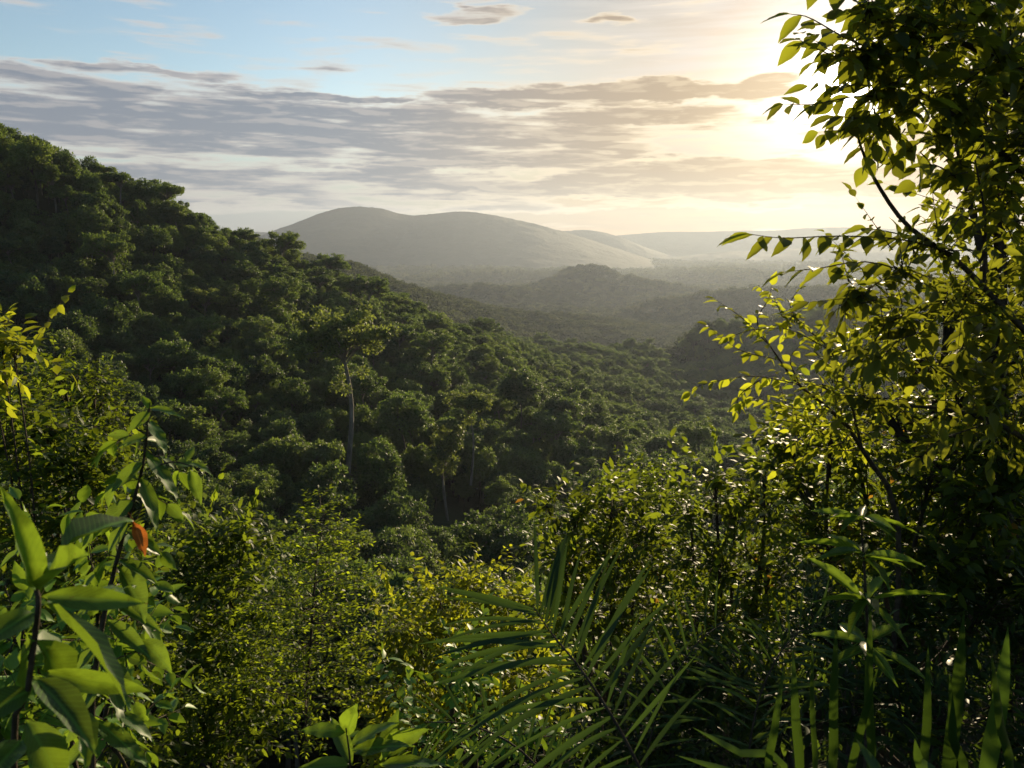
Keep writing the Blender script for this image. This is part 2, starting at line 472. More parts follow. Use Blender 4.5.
# crests of the low ridges in the valley: pixels along the crest, depth, slope
RIDGES = [([(330, 300), (380, 296), (430, 291), (480, 288), (520, 290), (560, 296), (600, 304)], 2900, .34),
          ([(600, 318), (650, 306), (700, 299), (740, 294), (800, 290), (880, 292), (960, 300), (1040, 312)], 2400, .34),
          ([(470, 299), (510, 291), (535, 286), (560, 277), (575, 271), (590, 267), (604, 269.5), (622, 277), (650, 283), (690, 289), (740, 299)], 3300, .42),
          ([(380, 292), (400, 289), (460, 283), (510, 280), (560, 283), (620, 290)], 4800, .26),
          ([(580, 288), (620, 280), (650, 275), (700, 271), (760, 272), (840, 266), (960, 270), (1060, 276)], 5600, .26),
          ([(480, 322), (520, 316), (560, 313), (600, 318), (640, 326)], 1900, .34)]
RDG = []
for prof, d, sl in RIDGES:
    q_ = np.array([P(a, bb, d) for a, bb in prof]); RDG.append((q_[:, 0], q_[:, 2] - 12, d, sl))


def H(x, y):
    x = np.asarray(x, float); y = np.asarray(y, float); sh = x.shape
    x, y = x.ravel(), y.ravel(); z = np.empty(len(x))
    for i in range(0, len(x), 40000):
        s = slice(i, i + 40000)
        d = np.sqrt((x[s, None] - CP[None, :, 0]) ** 2 + (y[s, None] - CP[None, :, 1]) ** 2 + 36.0)
        z[s] = d @ CW[:-1] + CW[-1]
    r = np.hypot(x, y)
    amp = np.clip((r - 60) / 300, 0, 1)
    z = z + amp * fbm(x / 90, y / 90) * 14 + np.clip((r - 420) / 500, 0, 1) * fbm(x / 240 + 7, y / 240 + 2, 4) * 34
    k = np.clip((r - 1700) / 900, 0, 1); k = k * k * (3 - 2 * k)
    far = FLOOR - 12 + (.30 - np.abs(fbm(x / 900 + 3, y / 700, 4)) * 1.6) * 120 + fbm(x / 330, y / 330) * 40
    z = z * (1 - k) + far * k
    for rx_, rz_, d, sl in RDG:
        dx = np.maximum(0, np.maximum(rx_[0] - x, x - rx_[-1]))
        dy = np.abs(y - d + fbm(x / 300 + d, x * 0 + .5) * 260)
        zz = np.interp(x, rx_, rz_) - dx * .4 - (np.sqrt(dy * dy + 900) - 30) * sl * (1 + fbm(x / 170 + d, y / 500) * 1.3)
        h = np.clip(.5 + (zz - z) / 50, 0, 1)
        z = z * (1 - h) + zz * h + 0 * h
    return z.reshape(sh)


def grid_mesh(xs, ys, zf, name, mat):
    X, Y = np.meshgrid(xs, ys); Z = zf(X, Y)
    ny, nx = X.shape
    idx = np.arange(nx * ny).reshape(ny, nx)
    a, bb, c, d = idx[:-1, :-1], idx[:-1, 1:], idx[1:, :-1], idx[1:, 1:]
    f = np.concatenate([np.stack([a, bb, d], -1).reshape(-1, 3), np.stack([a, d, c], -1).reshape(-1, 3)])
    mb = MB(); mb.add(np.stack([X, Y, Z], -1).reshape(-1, 3), f)
    return mb.build(name, mat)


def sinh_axis(lo, hi, n, s):
    a, bb = math.asinh(lo / s), math.asinh(hi / s)
    return np.sinh(np.linspace(a, bb, n)) * s


tag(grid_mesh(sinh_axis(-9500, 9500, 420, 12), sinh_axis(-2500, 11500, 420, 12), H, 'ground', M['land']), kind='structure')


def ridge_hill(name, prof, depth, halfw, back, nx=260, ny=90, rough=60, x_ext=1500):
    """a hill range: its crest follows pixel profile PROF at DEPTH, with spurs running down both sides"""
    pts = np.array([P(px, py, depth) for px, py in prof])
    xs = np.linspace(pts[0, 0], pts[-1, 0], nx)
    ys = depth + np.linspace(-halfw, back, ny)
    crest = np.interp(xs, pts[:, 0], pts[:, 2])
    k = np.ones(9) / 9; crest = np.convolve(np.pad(crest, 4, 'edge'), k, 'valid')

    def zf(X, Y):
        c = np.interp(X, xs, crest)
        t = np.where(Y < depth, (depth - Y) / halfw, (Y - depth) / back)
        sp = np.abs(fbm(X / (halfw * .55) + 11, Y / (halfw * 1.6) + depth, 4)) * 2.0     # spurs and gullies
        fall = np.clip(t, 0, 1) ** (1.15)
        body = (c - (FLOOR - 70)) * (1 - fall) + (FLOOR - 70)
        body -= sp * (c - FLOOR) * .30 * np.sin(np.clip(t, 0, 1) * math.pi)
        body += fbm(X / 120, Y / 120, 4) * rough * .25
        body += np.abs(fbm(X / 22, Y / 22, 3)) * 14      # canopy lumps
        return body
    return tag(grid_mesh(xs, ys, zf, name, M['hill']), kind='structure')


ridge_hill('mountain', [(205, 262), (240, 246), (262, 236), (285, 227), (305, 219), (322, 213), (340, 208), (362, 206.5), (380, 208), (396, 213), (412, 216), (432, 214), (452, 211.5), (470, 211.5), (490, 214),
                        (512, 219), (535, 224), (560, 231), (585, 238), (610, 246), (640, 256), (680, 270), (720, 284)], 7600, 2600, 1400, 420, 160)
ridge_hill('distant_hills', [(430, 240), (520, 232), (560, 231), (585, 230), (605, 232), (625, 239), (650, 249), (690, 262), (740, 274)], 8900, 1300, 1000)
ridge_hill('distant_range', [(-200, 236), (150, 233), (255, 231), (275, 233), (420, 236), (560, 238), (615, 236), (640, 233), (680, 231), (705, 232), (735, 230), (770, 231), (800, 228), (850, 227), (900, 229), (1000, 226), (1100, 229), (1300, 233)], 10300, 1100, 900, 300, 60, 40)
ridge_hill('low_hills', [(620, 262), (680, 257), (720, 252), (760, 251), (820, 247), (900, 250), (1050, 246), (1200, 255)], 8300, 1500, 1000)

# ------------------------------------------------------------------ haze
hz = MB()
lo, hi = np.array([-9600, -2600, -440.0]), np.array([9600, 11600, 420.0])
cv = np.array([[(lo, hi)[i][0], (lo, hi)[j][1], (lo, hi)[k][2]] for i in (0, 1) for j in (0, 1) for k in (0, 1)])
cf = [[0, 1, 3], [0, 3, 2], [4, 6, 7], [4, 7, 5], [0, 4, 5], [0, 5, 1], [2, 3, 7], [2, 7, 6], [0, 2, 6], [0, 6, 4], [1, 5, 7], [1, 7, 3]]
hz.add(cv, cf)
hm = bpy.data.materials.new('haze'); hm.use_nodes = True
hm.node_tree.nodes.clear(); q = NB(hm.node_tree)
pv = q.n('ShaderNodeVolumePrincipled')
pv.inputs['Color'].default_value = (.54, .62, .77, 1)
pv.inputs['Density'].default_value = 4.9e-5
pv.inputs['Anisotropy'].default_value = .49
ho = q.n('ShaderNodeOutputMaterial'); hm.node_tree.links.new(pv.outputs[0], ho.inputs['Volume'])
tag(hz.build('haze', hm, smooth=False), kind='stuff')


# ------------------------------------------------------------------ rainforest trees
def crown_and_trunk(kind, seed):
    """one 20 m tree at the origin: crown of leafy lobes, tapered trunk with limbs"""
    g = np.random.default_rng(seed)
    crown, trunk = MB(), MB()
    if kind == 'dome': Hh, Rh, Rv, nl, lr, low = 20, 5.8, 5.4, 62, (.7, 1.7), -.5
    elif kind == 'round': Hh, Rh, Rv, nl, lr, low = 18, 4.8, 5.8, 56, (.7, 1.6), -.65
    elif kind == 'umbrella': Hh, Rh, Rv, nl, lr, low = 24, 6.6, 3.0, 40, (.7, 1.6), -.1
    elif kind == 'emergent': Hh, Rh, Rv, nl, lr, low = 30, 8.6, 5.8, 54, (.8, 1.9), -.4
    elif kind == 'slim': Hh, Rh, Rv, nl, lr, low = 20, 3.2, 6.4, 36, (.6, 1.3), -.75
    else: Hh, Rh, Rv, nl, lr, low = 13, 4.2, 4.6, 40, (.6, 1.35), -.7
    fl = {'umbrella': .55, 'emergent': .58, 'dome': .8}.get(kind, .9)
    cz = Hh - Rv - lr[0] * .5
    top = np.array([g.normal(0, .5), g.normal(0, .5), cz - Rv * .15])
    bend = np.array([g.normal(0, .7), g.normal(0, .7), cz * .5])
    r0 = .42 if kind == 'emergent' else .32 if kind == 'umbrella' else .27
    tube(trunk, [np.array([0, 0, -3.0]), bend, top], r0 * 1.25, r0 * .6, 7)
    if kind in ('emergent', 'umbrella', 'slim'):
        # forked limbs with small tufts below the main crown
        for i in range(5):
            a = g.uniform(0, 6.28); z0 = cz * g.uniform(.5, .8)
            st = bend * (1 - abs(z0 - bend[2]) / cz) + np.array([0, 0, z0 - bend[2] * (1 - abs(z0 - bend[2]) / cz)])
            ln = g.uniform(1.5, 3.6) * (.6 if kind == 'slim' else 1)
            e = st + np.array([math.cos(a) * ln, math.sin(a) * ln, g.uniform(1.0, 2.6)])
            tube(trunk, [st, st * .5 + e * .5 - np.array([0, 0, .3]), e], r0 * .3, .05, 4, n=5)
            n = 90; dd = norm(g.normal(size=(n, 3)))
            stamp(crown, LEAF4, e + dd * g.uniform(.2, 1.1, (n, 1)), dd, norm(g.normal(size=(n, 3)) * .6 + np.array([0, 0, 1])), g.uniform(.4, .8, n), g.uniform(.25, .45, n), np.clip(g.normal(.5, .2, n), 0, 1))
    for i in range(nl):
        while True:
            d = norm(g.normal(size=3))
            if d[2] > low: break
        rr = g.uniform(.5, 1.08) if i > 6 else g.uniform(.1, .5)
        c = np.array([0, 0, cz]) + d * np.array([Rh, Rh, Rv]) * rr
        c[:2] += g.normal(0, .35, 2)
        r = g.uniform(*lr)
        if g.random() < .6 or kind in ('umbrella', 'emergent'):
            mid = top * .5 + c * .5 + np.array([0, 0, -.5])
            tube(trunk, [top + (bend - top) * g.uniform(0, .35), mid, c - np.array([0, 0, r * .3])], r0 * .4, .05, 4, n=5)
        n = int(72 * r * r) + 26
        dd = norm(g.normal(size=(n, 3))); dd[:, 2] = np.abs(dd[:, 2]) * np.where(g.random(n) < .72, 1, -.7)
        # sub-clumps break the lobe's outline
        sub = norm(g.normal(size=(7, 3)) + np.array([0, 0, .4])); which = g.integers(0, 7, n)
        dd = norm(dd + sub[which] * .9)
        pos = c + dd * r * np.array([1, 1, fl]) * (g.uniform(.25, 1.0, n) ** .5 + g.uniform(-.15, .55, 7)[which])[:, None]
        D = norm(dd * .6 + g.normal(size=(n, 3)) * .6 + np.array([0, 0, -.15]))
        Nn = norm(dd * .7 + np.array([0, 0, .9]) + g.normal(size=(n, 3)) * .6)
        tn = np.clip(g.normal(g.uniform(.15, .7), .12, n) + g.normal(0, .2, 7)[which], 0, 1)
        stamp(crown, LEAF4, pos, D, Nn, g.uniform(.5, .95, n), g.uniform(.3, .55, n), tn)
    return crown, trunk


KINDS = ['dome', 'round', 'umbrella', 'slim', 'small', 'emergent', 'dome', 'round', 'small', 'dome']
WORD = {'dome': 'broad domed', 'round': 'rounded bushy', 'umbrella': 'flat-topped spreading', 'slim': 'slim upright', 'small': 'low bushy', 'emergent': 'tall spreading'}
PROTO = []
for i, k in enumerate(KINDS):
    c, t = crown_and_trunk(k, 100 + i)
    pale = k in ('emergent', 'umbrella', 'slim')
    PROTO.append((c.mesh('crown', M['forest'], smooth=False), t.mesh('trunk', M['pale_bark'] if pale else M['bark']),
                  {'dome': 20, 'round': 18, 'umbrella': 24, 'slim': 20, 'small': 12, 'emergent': 30}[k], {'dome': 7, 'round': 6, 'umbrella': 8, 'slim': 4.2, 'small': 5, 'emergent': 9}[k]))


def visible(x, y, zt, n=26, clear=5.0):
    ok = np.ones(len(x), bool)
    for t in np.linspace(.12, .96, n):
        ok &= (H(x * t, y * t) + np.where(y * t > 120, clear, 0)) < zt * t
    return ok


LIMIT = np.array([(-200, 400), (0, 420), (100, 430), (200, 510), (330, 540), (400, 575), (480, 575), (540, 545), (600, 490), (650, 480), (700, 490), (800, 470), (1024, 430), (1300, 400)])


def scatter(y0, y1, step, g, side=1.06):
    xs = []
    ys = np.arange(y0, y1, step)
    for y in ys:
        hw = (512 * side / F_PX) * y * 1.05 + 15
        x = np.arange(-hw, hw, step)
        xs.append(np.c_[x + g.uniform(-.45, .45, len(x)) * step, np.full(len(x), y) + g.uniform(-.45, .45, len(x)) * step])
    return np.concatenate(xs)


g = np.random.default_rng(21)
pts = scatter(60, 1050, 6.0, g)
x, y = pts[:, 0], pts[:, 1]
z = H(x, y)
kind = g.choice(len(KINDS), len(x), p=[.13, .12, .10, .11, .11, .05, .12, .10, .06, .10])
hts = np.array([p[2] for p in PROTO])[kind]
s = np.clip(g.lognormal(-.26, .24, len(x)) * np.where(g.random(len(x)) < .1, 1.3, 1.0), .45, 1.25) * np.where(hts > 20, .9, 1.0)
zt = z + hts * s
px, py = pix(np.c_[x, y, zt])
keep = (px > -70) & (px < 1094) & ~((y < 150) & (py < np.interp(px, LIMIT[:, 0], LIMIT[:, 1])))
# behind the dense right-hand tree nothing shows

x, y, z, kind, s, zt, hts = [a[keep] for a in (x, y, z, kind, s, zt, hts)]
vis = visible(x, y, zt)
x, y, z, kind, s, zt, hts = [a[vis] for a in (x, y, z, kind, s, zt, hts)]

# trees the photograph singles out: pixel of the crown top, depth, kind, scale, label
LAND = [(340, 306, 238, 5, 1.25, 'tall tree with a long pale trunk and wide crown rising from the dark hillside'),
        (470, 392, 250, 2, .85, 'umbrella-crowned tree on a thin pale stem standing above the ravine slope'),
        (446, 420, 240, 3, 1.05, 'lighter green slender tree beside the umbrella-crowned tree on the ravine slope'),
        (205, 288, 330, 5, .8, 'high pale-limbed tree with layered crown halfway up the left hillside'),
        (30, 141, 338, 0, 1.1, 'big domed tree on the very summit of the left hill'),
        (118, 172, 372, 2, .8, 'open-crowned skyline tree where the left hill starts to drop'),
        (168, 184, 395, 2, .8, 'flat-topped skyline tree on the upper shoulder of the left hill'),
        (142, 182, 385, 7, .9, 'round skyline tree between the two flat-topped crest trees'),
        (60, 152, 350, 6, 1.0, 'wide dark crown just below the summit on the hill crest'),
        (520, 372, 330, 0, 1.1, 'broad tree on the spur edge above the hazy side valley'),
        (560, 395, 330, 6, 1.05, 'sunlit-edged broad tree at the shoulder of the forested spur'),
        (590, 425, 325, 1, 1.0, 'rounded tree stepping down the spur end towards the hazy ravine'),
        (400, 395, 262, 9, 1.1, 'wide domed tree between the pale-trunked giant and the ravine'),
        (380, 445, 225, 7, 1.0, 'rounded tree low in the shaded ravine below the pale-trunked giant'),
        (330, 470, 200, 8, 1.2, 'bushy tree deep in the ravine shade above the feathery sapling'),
        (390, 555, 150, 1, .8, 'light leafy tree crown at the ravine bottom behind the sunlit thicket'),
        (465, 530, 160, 3, .8, 'slender ravine-bottom tree catching light above the palm frond'),
        (250, 470, 200, 0, .9, 'dark domed tree at the foot of the hillside above the left shrubs'),
        (150, 350, 255, 5, .7, 'tall tree with visible limbs on the lower left hillside'),
        (80, 290, 300, 9, 1.1, 'broad domed tree mid-flank under the summit of the left hill'),
        (270, 256, 430, 2, .75, 'spreading crest tree at the middle of the descending ridge line'),
        (350, 289, 490, 0, 1.0, 'domed crest tree where the ridge meets the hazy second ridge')]
LX = np.array([P(a, bb, d) for a, bb, d, *_ in LAND])
keep = np.ones(len(x), bool)
for p, L in zip(LX, LAND):
    keep &= (np.hypot(x - p[0], y - p[1]) > 6.0)
# clear the view onto the pale trunk
for p, L in zip(LX[:3], LAND[:3]):
    keep &= ~((np.abs(x - p[0] * y / p[1]) < 6) & (y < p[1]) & (y > p[1] - 46))
    keep &= np.hypot(x - p[0], y - p[1]) > 8.5
x, y, z, kind, s, zt, hts = [a[keep] for a in (x, y, z, kind, s, zt, hts)]
crown_r = np.array([p[3] for p in PROTO])[kind] * s
px, py = pix(np.c_[x, y, zt])
_, pyb = pix(np.c_[x, y, zt - crown_r])
inframe = (y > 135) & (px > -10) & (px < 860) & (pyb < np.interp(px, LIMIT[:, 0], LIMIT[:, 1]) + 12) & (py > 0)
size = np.where(inframe, crown_r / y, 0)
N_IND = 300 - len(LAND) - 4
order = np.argsort(-size)[:N_IND]
single = np.zeros(len(x), bool); single[order] = True


PALE = {}
for k in (2, 3, 5):
    PALE[k] = PROTO[k][0].copy(); PALE[k].materials.clear(); PALE[k].materials.append(M['pale_forest'])


def place_tree(k, loc, rot, sc_, label, group, crown=None):
    r = empty('rainforest_tree', loc)
    r.rotation_euler = (0, 0, rot); r.scale = (sc_, sc_, sc_)
    for nm, me in (('crown', crown or PROTO[k][0]), ('trunk', PROTO[k][1])):
        c = bpy.data.objects.new(nm, me); col.objects.link(c); c.parent = r
    tag(r, label, 'tree', group)
    return r


GROUP = 'rainforest trees covering the left hillside and ravine'
land_px = []
for p, (a, bb, d, k, sc_, lab) in zip(LX, LAND):
    hgt = PROTO[k][2] * sc_
    zg = float(H(np.array([p[0]]), np.array([p[1]]))[0])
    zb = min(p[2] - hgt, zg)                     # rooted in the slope
    sc2 = (p[2] - zb) / PROTO[k][2]
    sc2 = min(max(sc2, sc_ * .8), sc_ * 1.35)
    place_tree(k, (p[0], p[1], p[2] - PROTO[k][2] * sc2), (a * 1.7) % 6.28, sc2, lab, GROUP, PALE.get(k) if len(land_px) < 4 else None)
    land_px.append((a, bb + 10))
land_px = np.array(land_px, float)
SHORT = ['the tall pale-trunked tree', 'the umbrella-crowned tree', 'the slender tree by the umbrella-crowned one', 'the pale-limbed tree halfway uphill', 'the domed summit tree', 'the open-crowned skyline tree',
         'the flat-topped shoulder skyline tree', 'the round skyline tree', 'the wide crown below the summit', 'the broad spur-edge tree', 'the sunlit-edged spur shoulder tree', 'the last rounded spur tree',
         'the wide dome beside the pale-trunked giant', 'the low rounded ravine tree', 'the bushy deep-ravine tree', 'the light crown at the ravine bottom', 'the slender ravine-bottom tree', 'the dark dome at the hill foot',
         'the tall limbed lower-left tree', 'the broad mid-flank dome', 'the spreading mid-ridge crest tree', 'the domed far crest tree']
ORD = ['first', 'second', 'third', 'fourth', 'fifth', 'sixth', 'seventh', 'eighth', 'ninth', 'tenth', 'eleventh', 'twelfth', 'thirteenth', 'fourteenth', 'fifteenth', 'sixteenth']
DIRW = ['right of', 'upper right of', 'above', 'upper left of', 'left of', 'lower left of', 'below', 'lower right of']
slots = {}
for i in order:
    c = np.array([px[i], (py[i] + pyb[i]) / 2])
    d = np.hypot(*(land_px - c).T); j = int(d.argmin())
    v = c - land_px[j]
    o = int(round(math.atan2(-v[1], v[0]) / (math.pi / 4))) % 8
    slots.setdefault((j, o), []).append((d[j], i))
for (j, o), lst in slots.items():
    for n, (_, i) in enumerate(sorted(lst)):
        lab = f'{WORD[KINDS[kind[i]]]} tree, {ORD[min(n, 15)]} crown {DIRW[o]} {SHORT[j]}'
        place_tree(int(kind[i]), (x[i], y[i], z[i] - .5), float((i * 2.399) % 6.28), float(s[i]), lab, GROUP)


# the rest of the forest: one mass, instanced
def forest_mass(name, protos, pos, rot, scl, idx):
    me = bpy.data.meshes.new(name); me.from_pydata([tuple(p) for p in pos], [], [])
    for nm, ty, val in (('rot', 'FLOAT', rot), ('scl', 'FLOAT', scl), ('idx', 'INT', idx)):
        a = me.attributes.new(nm, ty, 'POINT'); a.data.foreach_set('value', np.ascontiguousarray(val, dtype=np.int32 if ty == 'INT' else np.float32))
    o = bpy.data.objects.new(name, me); col.objects.link(o)
    lib = bpy.data.collections.new(name + ' kinds')
    for i, (cm, tm) in enumerate(protos):
        # crown and trunk joined in one library mesh
        jm = cm.copy(); jo = bpy.data.objects.new('%02d' % i, jm); lib.objects.link(jo)
        if tm is not None:
            to = bpy.data.objects.new('trunk', tm); to.parent = jo
    ng = bpy.data.node_groups.new(name, 'GeometryNodeTree')
    ng.interface.new_socket('Geometry', in_out='INPUT', socket_type='NodeSocketGeometry')
    ng.interface.new_socket('Geometry', in_out='OUTPUT', socket_type='NodeSocketGeometry')
    nn = ng.nodes.new; lk = ng.links.new
    gi, go = nn('NodeGroupInput'), nn('NodeGroupOutput')
    ip = nn('GeometryNodeInstanceOnPoints'); ci = nn('GeometryNodeCollectionInfo')
    ci.inputs['Collection'].default_value = lib
    ci.inputs['Separate Children'].default_value = True; ci.inputs['Reset Children'].default_value = True
    ip.inputs['Pick Instance'].default_value = True

    def attr(nm, dt):
        a = nn('GeometryNodeInputNamedAttribute'); a.data_type = dt; a.inputs['Name'].default_value = nm
        return [q_ for q_ in a.outputs if q_.enabled][0]
    cx = nn('ShaderNodeCombineXYZ'); lk(attr('rot', 'FLOAT'), cx.inputs[2])
    lk(gi.outputs[0], ip.inputs['Points']); lk(ci.outputs[0], ip.inputs['Instance']); lk(attr('idx', 'INT'), ip.inputs['Instance Index'])
    lk(cx.outputs[0], ip.inputs['Rotation']); lk(attr('scl', 'FLOAT'), ip.inputs['Scale']); lk(ip.outputs[0], go.inputs[0])
    md = o.modifiers.new('scatter', 'NODES'); md.node_group = ng
    return tag(o, kind='stuff')


def joined(c, t):
    """crown and trunk of the mass trees as one mesh with two materials"""
    nv = len(c.vertices)
    va = np.empty(nv * 3, np.float32); c.vertices.foreach_get('co', va)
    fa = np.empty(len(c.loops), np.int32); c.loops.foreach_get('vertex_index', fa)
    ta = np.empty(nv, np.float32); c.attributes['tint'].data.foreach_get('value', ta)
    vb = np.empty(len(t.vertices) * 3, np.float32); t.vertices.foreach_get('co', vb)
    fb = np.empty(len(t.loops), np.int32); t.loops.foreach_get('vertex_index', fb)
    mb = MB(); mb.add(va, fa, ta); mb.add(vb, fb, .5)
    me = mb.mesh('tree', c.materials[0], smooth=False); me.materials.append(t.materials[0])
    mi = np.zeros(len(me.polygons), np.int32); mi[len(c.polygons):] = 1
    me.polygons.foreach_set('material_index', mi)
    return me


rest = ~single
forest_mass('forest', [(joined(p[0], p[1]), None) for p in PROTO], np.c_[x, y, z - .5][rest], g.uniform(0, 6.28, rest.sum()), s[rest], kind[rest])

# far valley woods: coarser crowns
FARP = []
for i in range(5):
    gg = np.random.default_rng(300 + i); mb = MB()
    for j in range(9):
        c = np.array([gg.normal(0, 3.2), gg.normal(0, 3.2), gg.uniform(7, 13)]); r = gg.uniform(2.2, 3.6)
        dd = norm(gg.normal(size=(46, 3))); dd[:, 2] = np.abs(dd[:, 2])
        stamp(mb, LEAF4, c + dd * r * np.array([1, 1, .75]), norm(dd + gg.normal(size=(46, 3))), norm(dd + np.array([0, 0, .6])), gg.uniform(1.4, 2.6, 46), gg.uniform(1.0, 1.7, 46), np.clip(gg.normal(.45, .2, 46), 0, 1))
    FARP.append((mb.mesh('far_crown', M['far'], smooth=False), None))
pa = scatter(1030, 2300, 11.5, g, .98); pb = scatter(2300, 4200, 21, g, .98); pc = scatter(4200, 8200, 48, g, .98)
pt = np.concatenate([pa, pb, pc]); fs = np.r_[g.uniform(.75, 1.5, len(pa)), g.uniform(1.2, 2.4, len(pb)), g.uniform(2.4, 4.4, len(pc))]
fz = H(pt[:, 0], pt[:, 1])
fpx, fpy = pix(np.c_[pt, fz + 12])
ok = (fpx > 180) & (fpx < 1060)
pt, fs, fz = pt[ok], fs[ok], fz[ok]
ok = visible(pt[:, 0], pt[:, 1], fz + 13 * np.minimum(fs, 2), 22, 6.0)
pt, fs, fz = pt[ok], fs[ok], fz[ok]
forest_mass('valley_woods', FARP, np.c_[pt, fz - 1], g.uniform(0, 6.28, len(pt)), fs, g.integers(0, 5, len(pt)))
print('TREES', len(x), 'single', single.sum(), 'far', len(pt))
#__FOREGROUND__

# ------------------------------------------------------------------ plants on the near slope
UP = np.array([0, 0, 1.0])


def ground_at(p):
    return np.array([p[0], p[1], float(H(np.array([p[0]]), np.array([p[1]]))[0])])


def twigs_with_leaves(leaf, wood, pos, axis, tl, nleaf, L, Wr, tpl, g, droop=.25, flat=.5, tint0=.45, tsd=.22, tr=.004):
    """leafy twigs: POS start, AXIS direction, TL length; leaves alternate along each"""
    n = len(pos)
    axis = norm(axis)
    side = norm(np.cross(axis, UP) + g.normal(size=(n, 3)) * (1 - flat) * .5)
    tint = np.clip(g.normal(tint0, tsd * .6, n), 0, 1)
    end = pos + axis * tl[:, None] - UP * (droop * .25 * tl)[:, None]
    for j in range(nleaf):
        t = (j + .6) / nleaf
        sg = 1 if j % 2 else -1
        p = pos + (end - pos) * t
        last = j == nleaf - 1
        D = axis * (.9 if last else .5) + side * sg * (.0 if last else .85) - UP * droop + g.normal(size=(n, 3)) * .22
        Nn = norm(UP + g.normal(size=(n, 3)) * .45 - axis * .15)
        stamp(leaf, tpl, p, D, Nn, L * g.uniform(.65, 1.15, n), L * Wr * g.uniform(.75, 1.15, n), np.where(g.random(n) < .006, 1.0, np.clip(tint + g.normal(0, tsd, n), 0, .97)))
    # twig stems as thin three-sided spindles
    S = norm(np.cross(axis, UP)); U2 = np.cross(S, axis)
    v = np.stack([pos + S * tr, pos - S * tr * .5 + U2 * tr * .9, pos - S * tr * .5 - U2 * tr * .9, end], 1)
    f = np.array([[0, 1, 3], [1, 2, 3], [2, 0, 3]])[None] + (np.arange(n) * 4)[:, None, None]
    wood.add(v.reshape(-1, 3), f.reshape(-1, 3), .5)


def fill_lobes(leaf, wood, lobes, L, Wr, tpl, g, cov=2.8, nleaf=9, tl=None, droop=.25, flat=.5, up=.35, root=None, branch_r=.012, tint0=.45):
    """lobes: (px, py, depth, radius x px, radius y px) - leafy masses with branches from ROOT"""
    tl_auto, tl0 = tl is None, tl
    for lb in lobes:
        px_, py_, d, rx = lb[:4]; ry = lb[4] if len(lb) > 4 else rx
        c = P(px_, py_, d); k = d / F_PX
        rx, rz = rx * k, ry * k
        Lk = L; L = L * g.uniform(.72, 1.2); tl = L * 3.2 if tl_auto else tl0
        n = int(max(8, cov * math.pi * rx * rz / (L * L * Wr * .6) / nleaf))
        dr = norm(g.normal(size=(n, 3)))
        pos = c + dr * np.array([rx, rx * .85, rz]) * (g.uniform(.05, 1, n) ** .45)[:, None]
        pos -= dr * tl * .4
        ax = norm(dr * .8 + UP * up + g.normal(size=(n, 3)) * .45)
        twigs_with_leaves(leaf, wood, pos, ax, tl * g.uniform(.7, 1.25, n), nleaf, L, Wr, tpl, g, droop, flat, tint0 + g.normal(0, .13))
        # leading shoots stand clear of the mass
        ns = max(2, n // 40)
        ds = norm(g.normal(size=(ns, 3)) + UP * .9); ps = c + ds * np.array([rx, rx * .85, rz]) * .85
        twigs_with_leaves(leaf, wood, ps, norm(ds * .5 + UP * .7 + g.normal(size=(ns, 3)) * .3), tl * g.uniform(.9, 1.7, ns), nleaf + 4, L * .9, Wr, tpl, g, droop, flat, min(1, tint0 + .2))
        L = Lk
        if root is not None:
            mid = root * .45 + c * .55 + np.array([g.normal(0, rx * .3), g.normal(0, rx * .3), -rz * .4])
            tube(wood, [root, mid, c], branch_r * 2.2, branch_r, 5)
            for i in g.choice(n, min(n, 14), replace=False):
                tube(wood, [c - (c - mid) * g.uniform(0, .4), c * .4 + pos[i] * .6 + g.normal(size=3) * rx * .06, pos[i] + ax[i] * tl * .3], branch_r * .55, branch_r * .15, 4, n=5)


def bush(name, label, cat, lobes, L, Wr, mat, seed, group=None, tpl=LEAF5, foot=None, wood='twig', **kw):
    g = np.random.default_rng(seed)
    cs = np.array([P(*l[:3]) for l in lobes])
    f = cs.mean(0) if foot is None else P(foot[0], foot[1], foot[2])
    f = ground_at(f)
    leaf, wd = MB(), MB()
    top = cs[:, 2].max()
    trunk_top = f * .45 + cs.mean(0) * .55
    br = kw.pop('branch_r', .012)
    tube(wd, [f - UP * .3, f * .6 + trunk_top * .4 + np.array([.05, .03, 0]), trunk_top], br * 3.5, br * 2.3, 7)
    fill_lobes(leaf, wd, lobes, L, Wr, tpl, g, root=trunk_top, branch_r=br, **kw)
    r = tag(empty(name, f), label, cat, group)
    wd.build('stem', M[wood], r, f)
    leaf.build('foliage', M[mat], r, f)
    return r


# ---- shrubs and small trees below the camera, far ones first
bush('broadleaf_tree', 'dome-crowned tree rising behind the sunlit thicket at the ravine edge', 'tree',
     [(640, 490, 42, 46, 34), (605, 505, 42, 32, 28), (672, 508, 42, 34, 30), (650, 535, 41, 60, 40), (590, 540, 41, 40, 30)], .34, .5, 'small', 1, branch_r=.05, cov=3.2)
bush('shrub', 'grey green small-leaved shrub behind the tall leafy stem on the left', 'shrub',
     [(62, 375, 15, 40, 28), (95, 395, 15, 36, 30), (20, 400, 15, 50, 40), (70, 430, 15, 60, 40), (120, 440, 15.5, 30, 30), (10, 450, 15, 60, 40)], .16, .5, 'small', 2, branch_r=.02, cov=2.4)
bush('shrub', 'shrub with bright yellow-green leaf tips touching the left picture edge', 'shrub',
     [(0, 336, 7.5, 24, 14), (14, 352, 7.5, 24, 10), (-10, 372, 7.5, 36, 20)], .14, .48, 'yellow', 3, tpl=LEAF8, branch_r=.006, cov=2.4)
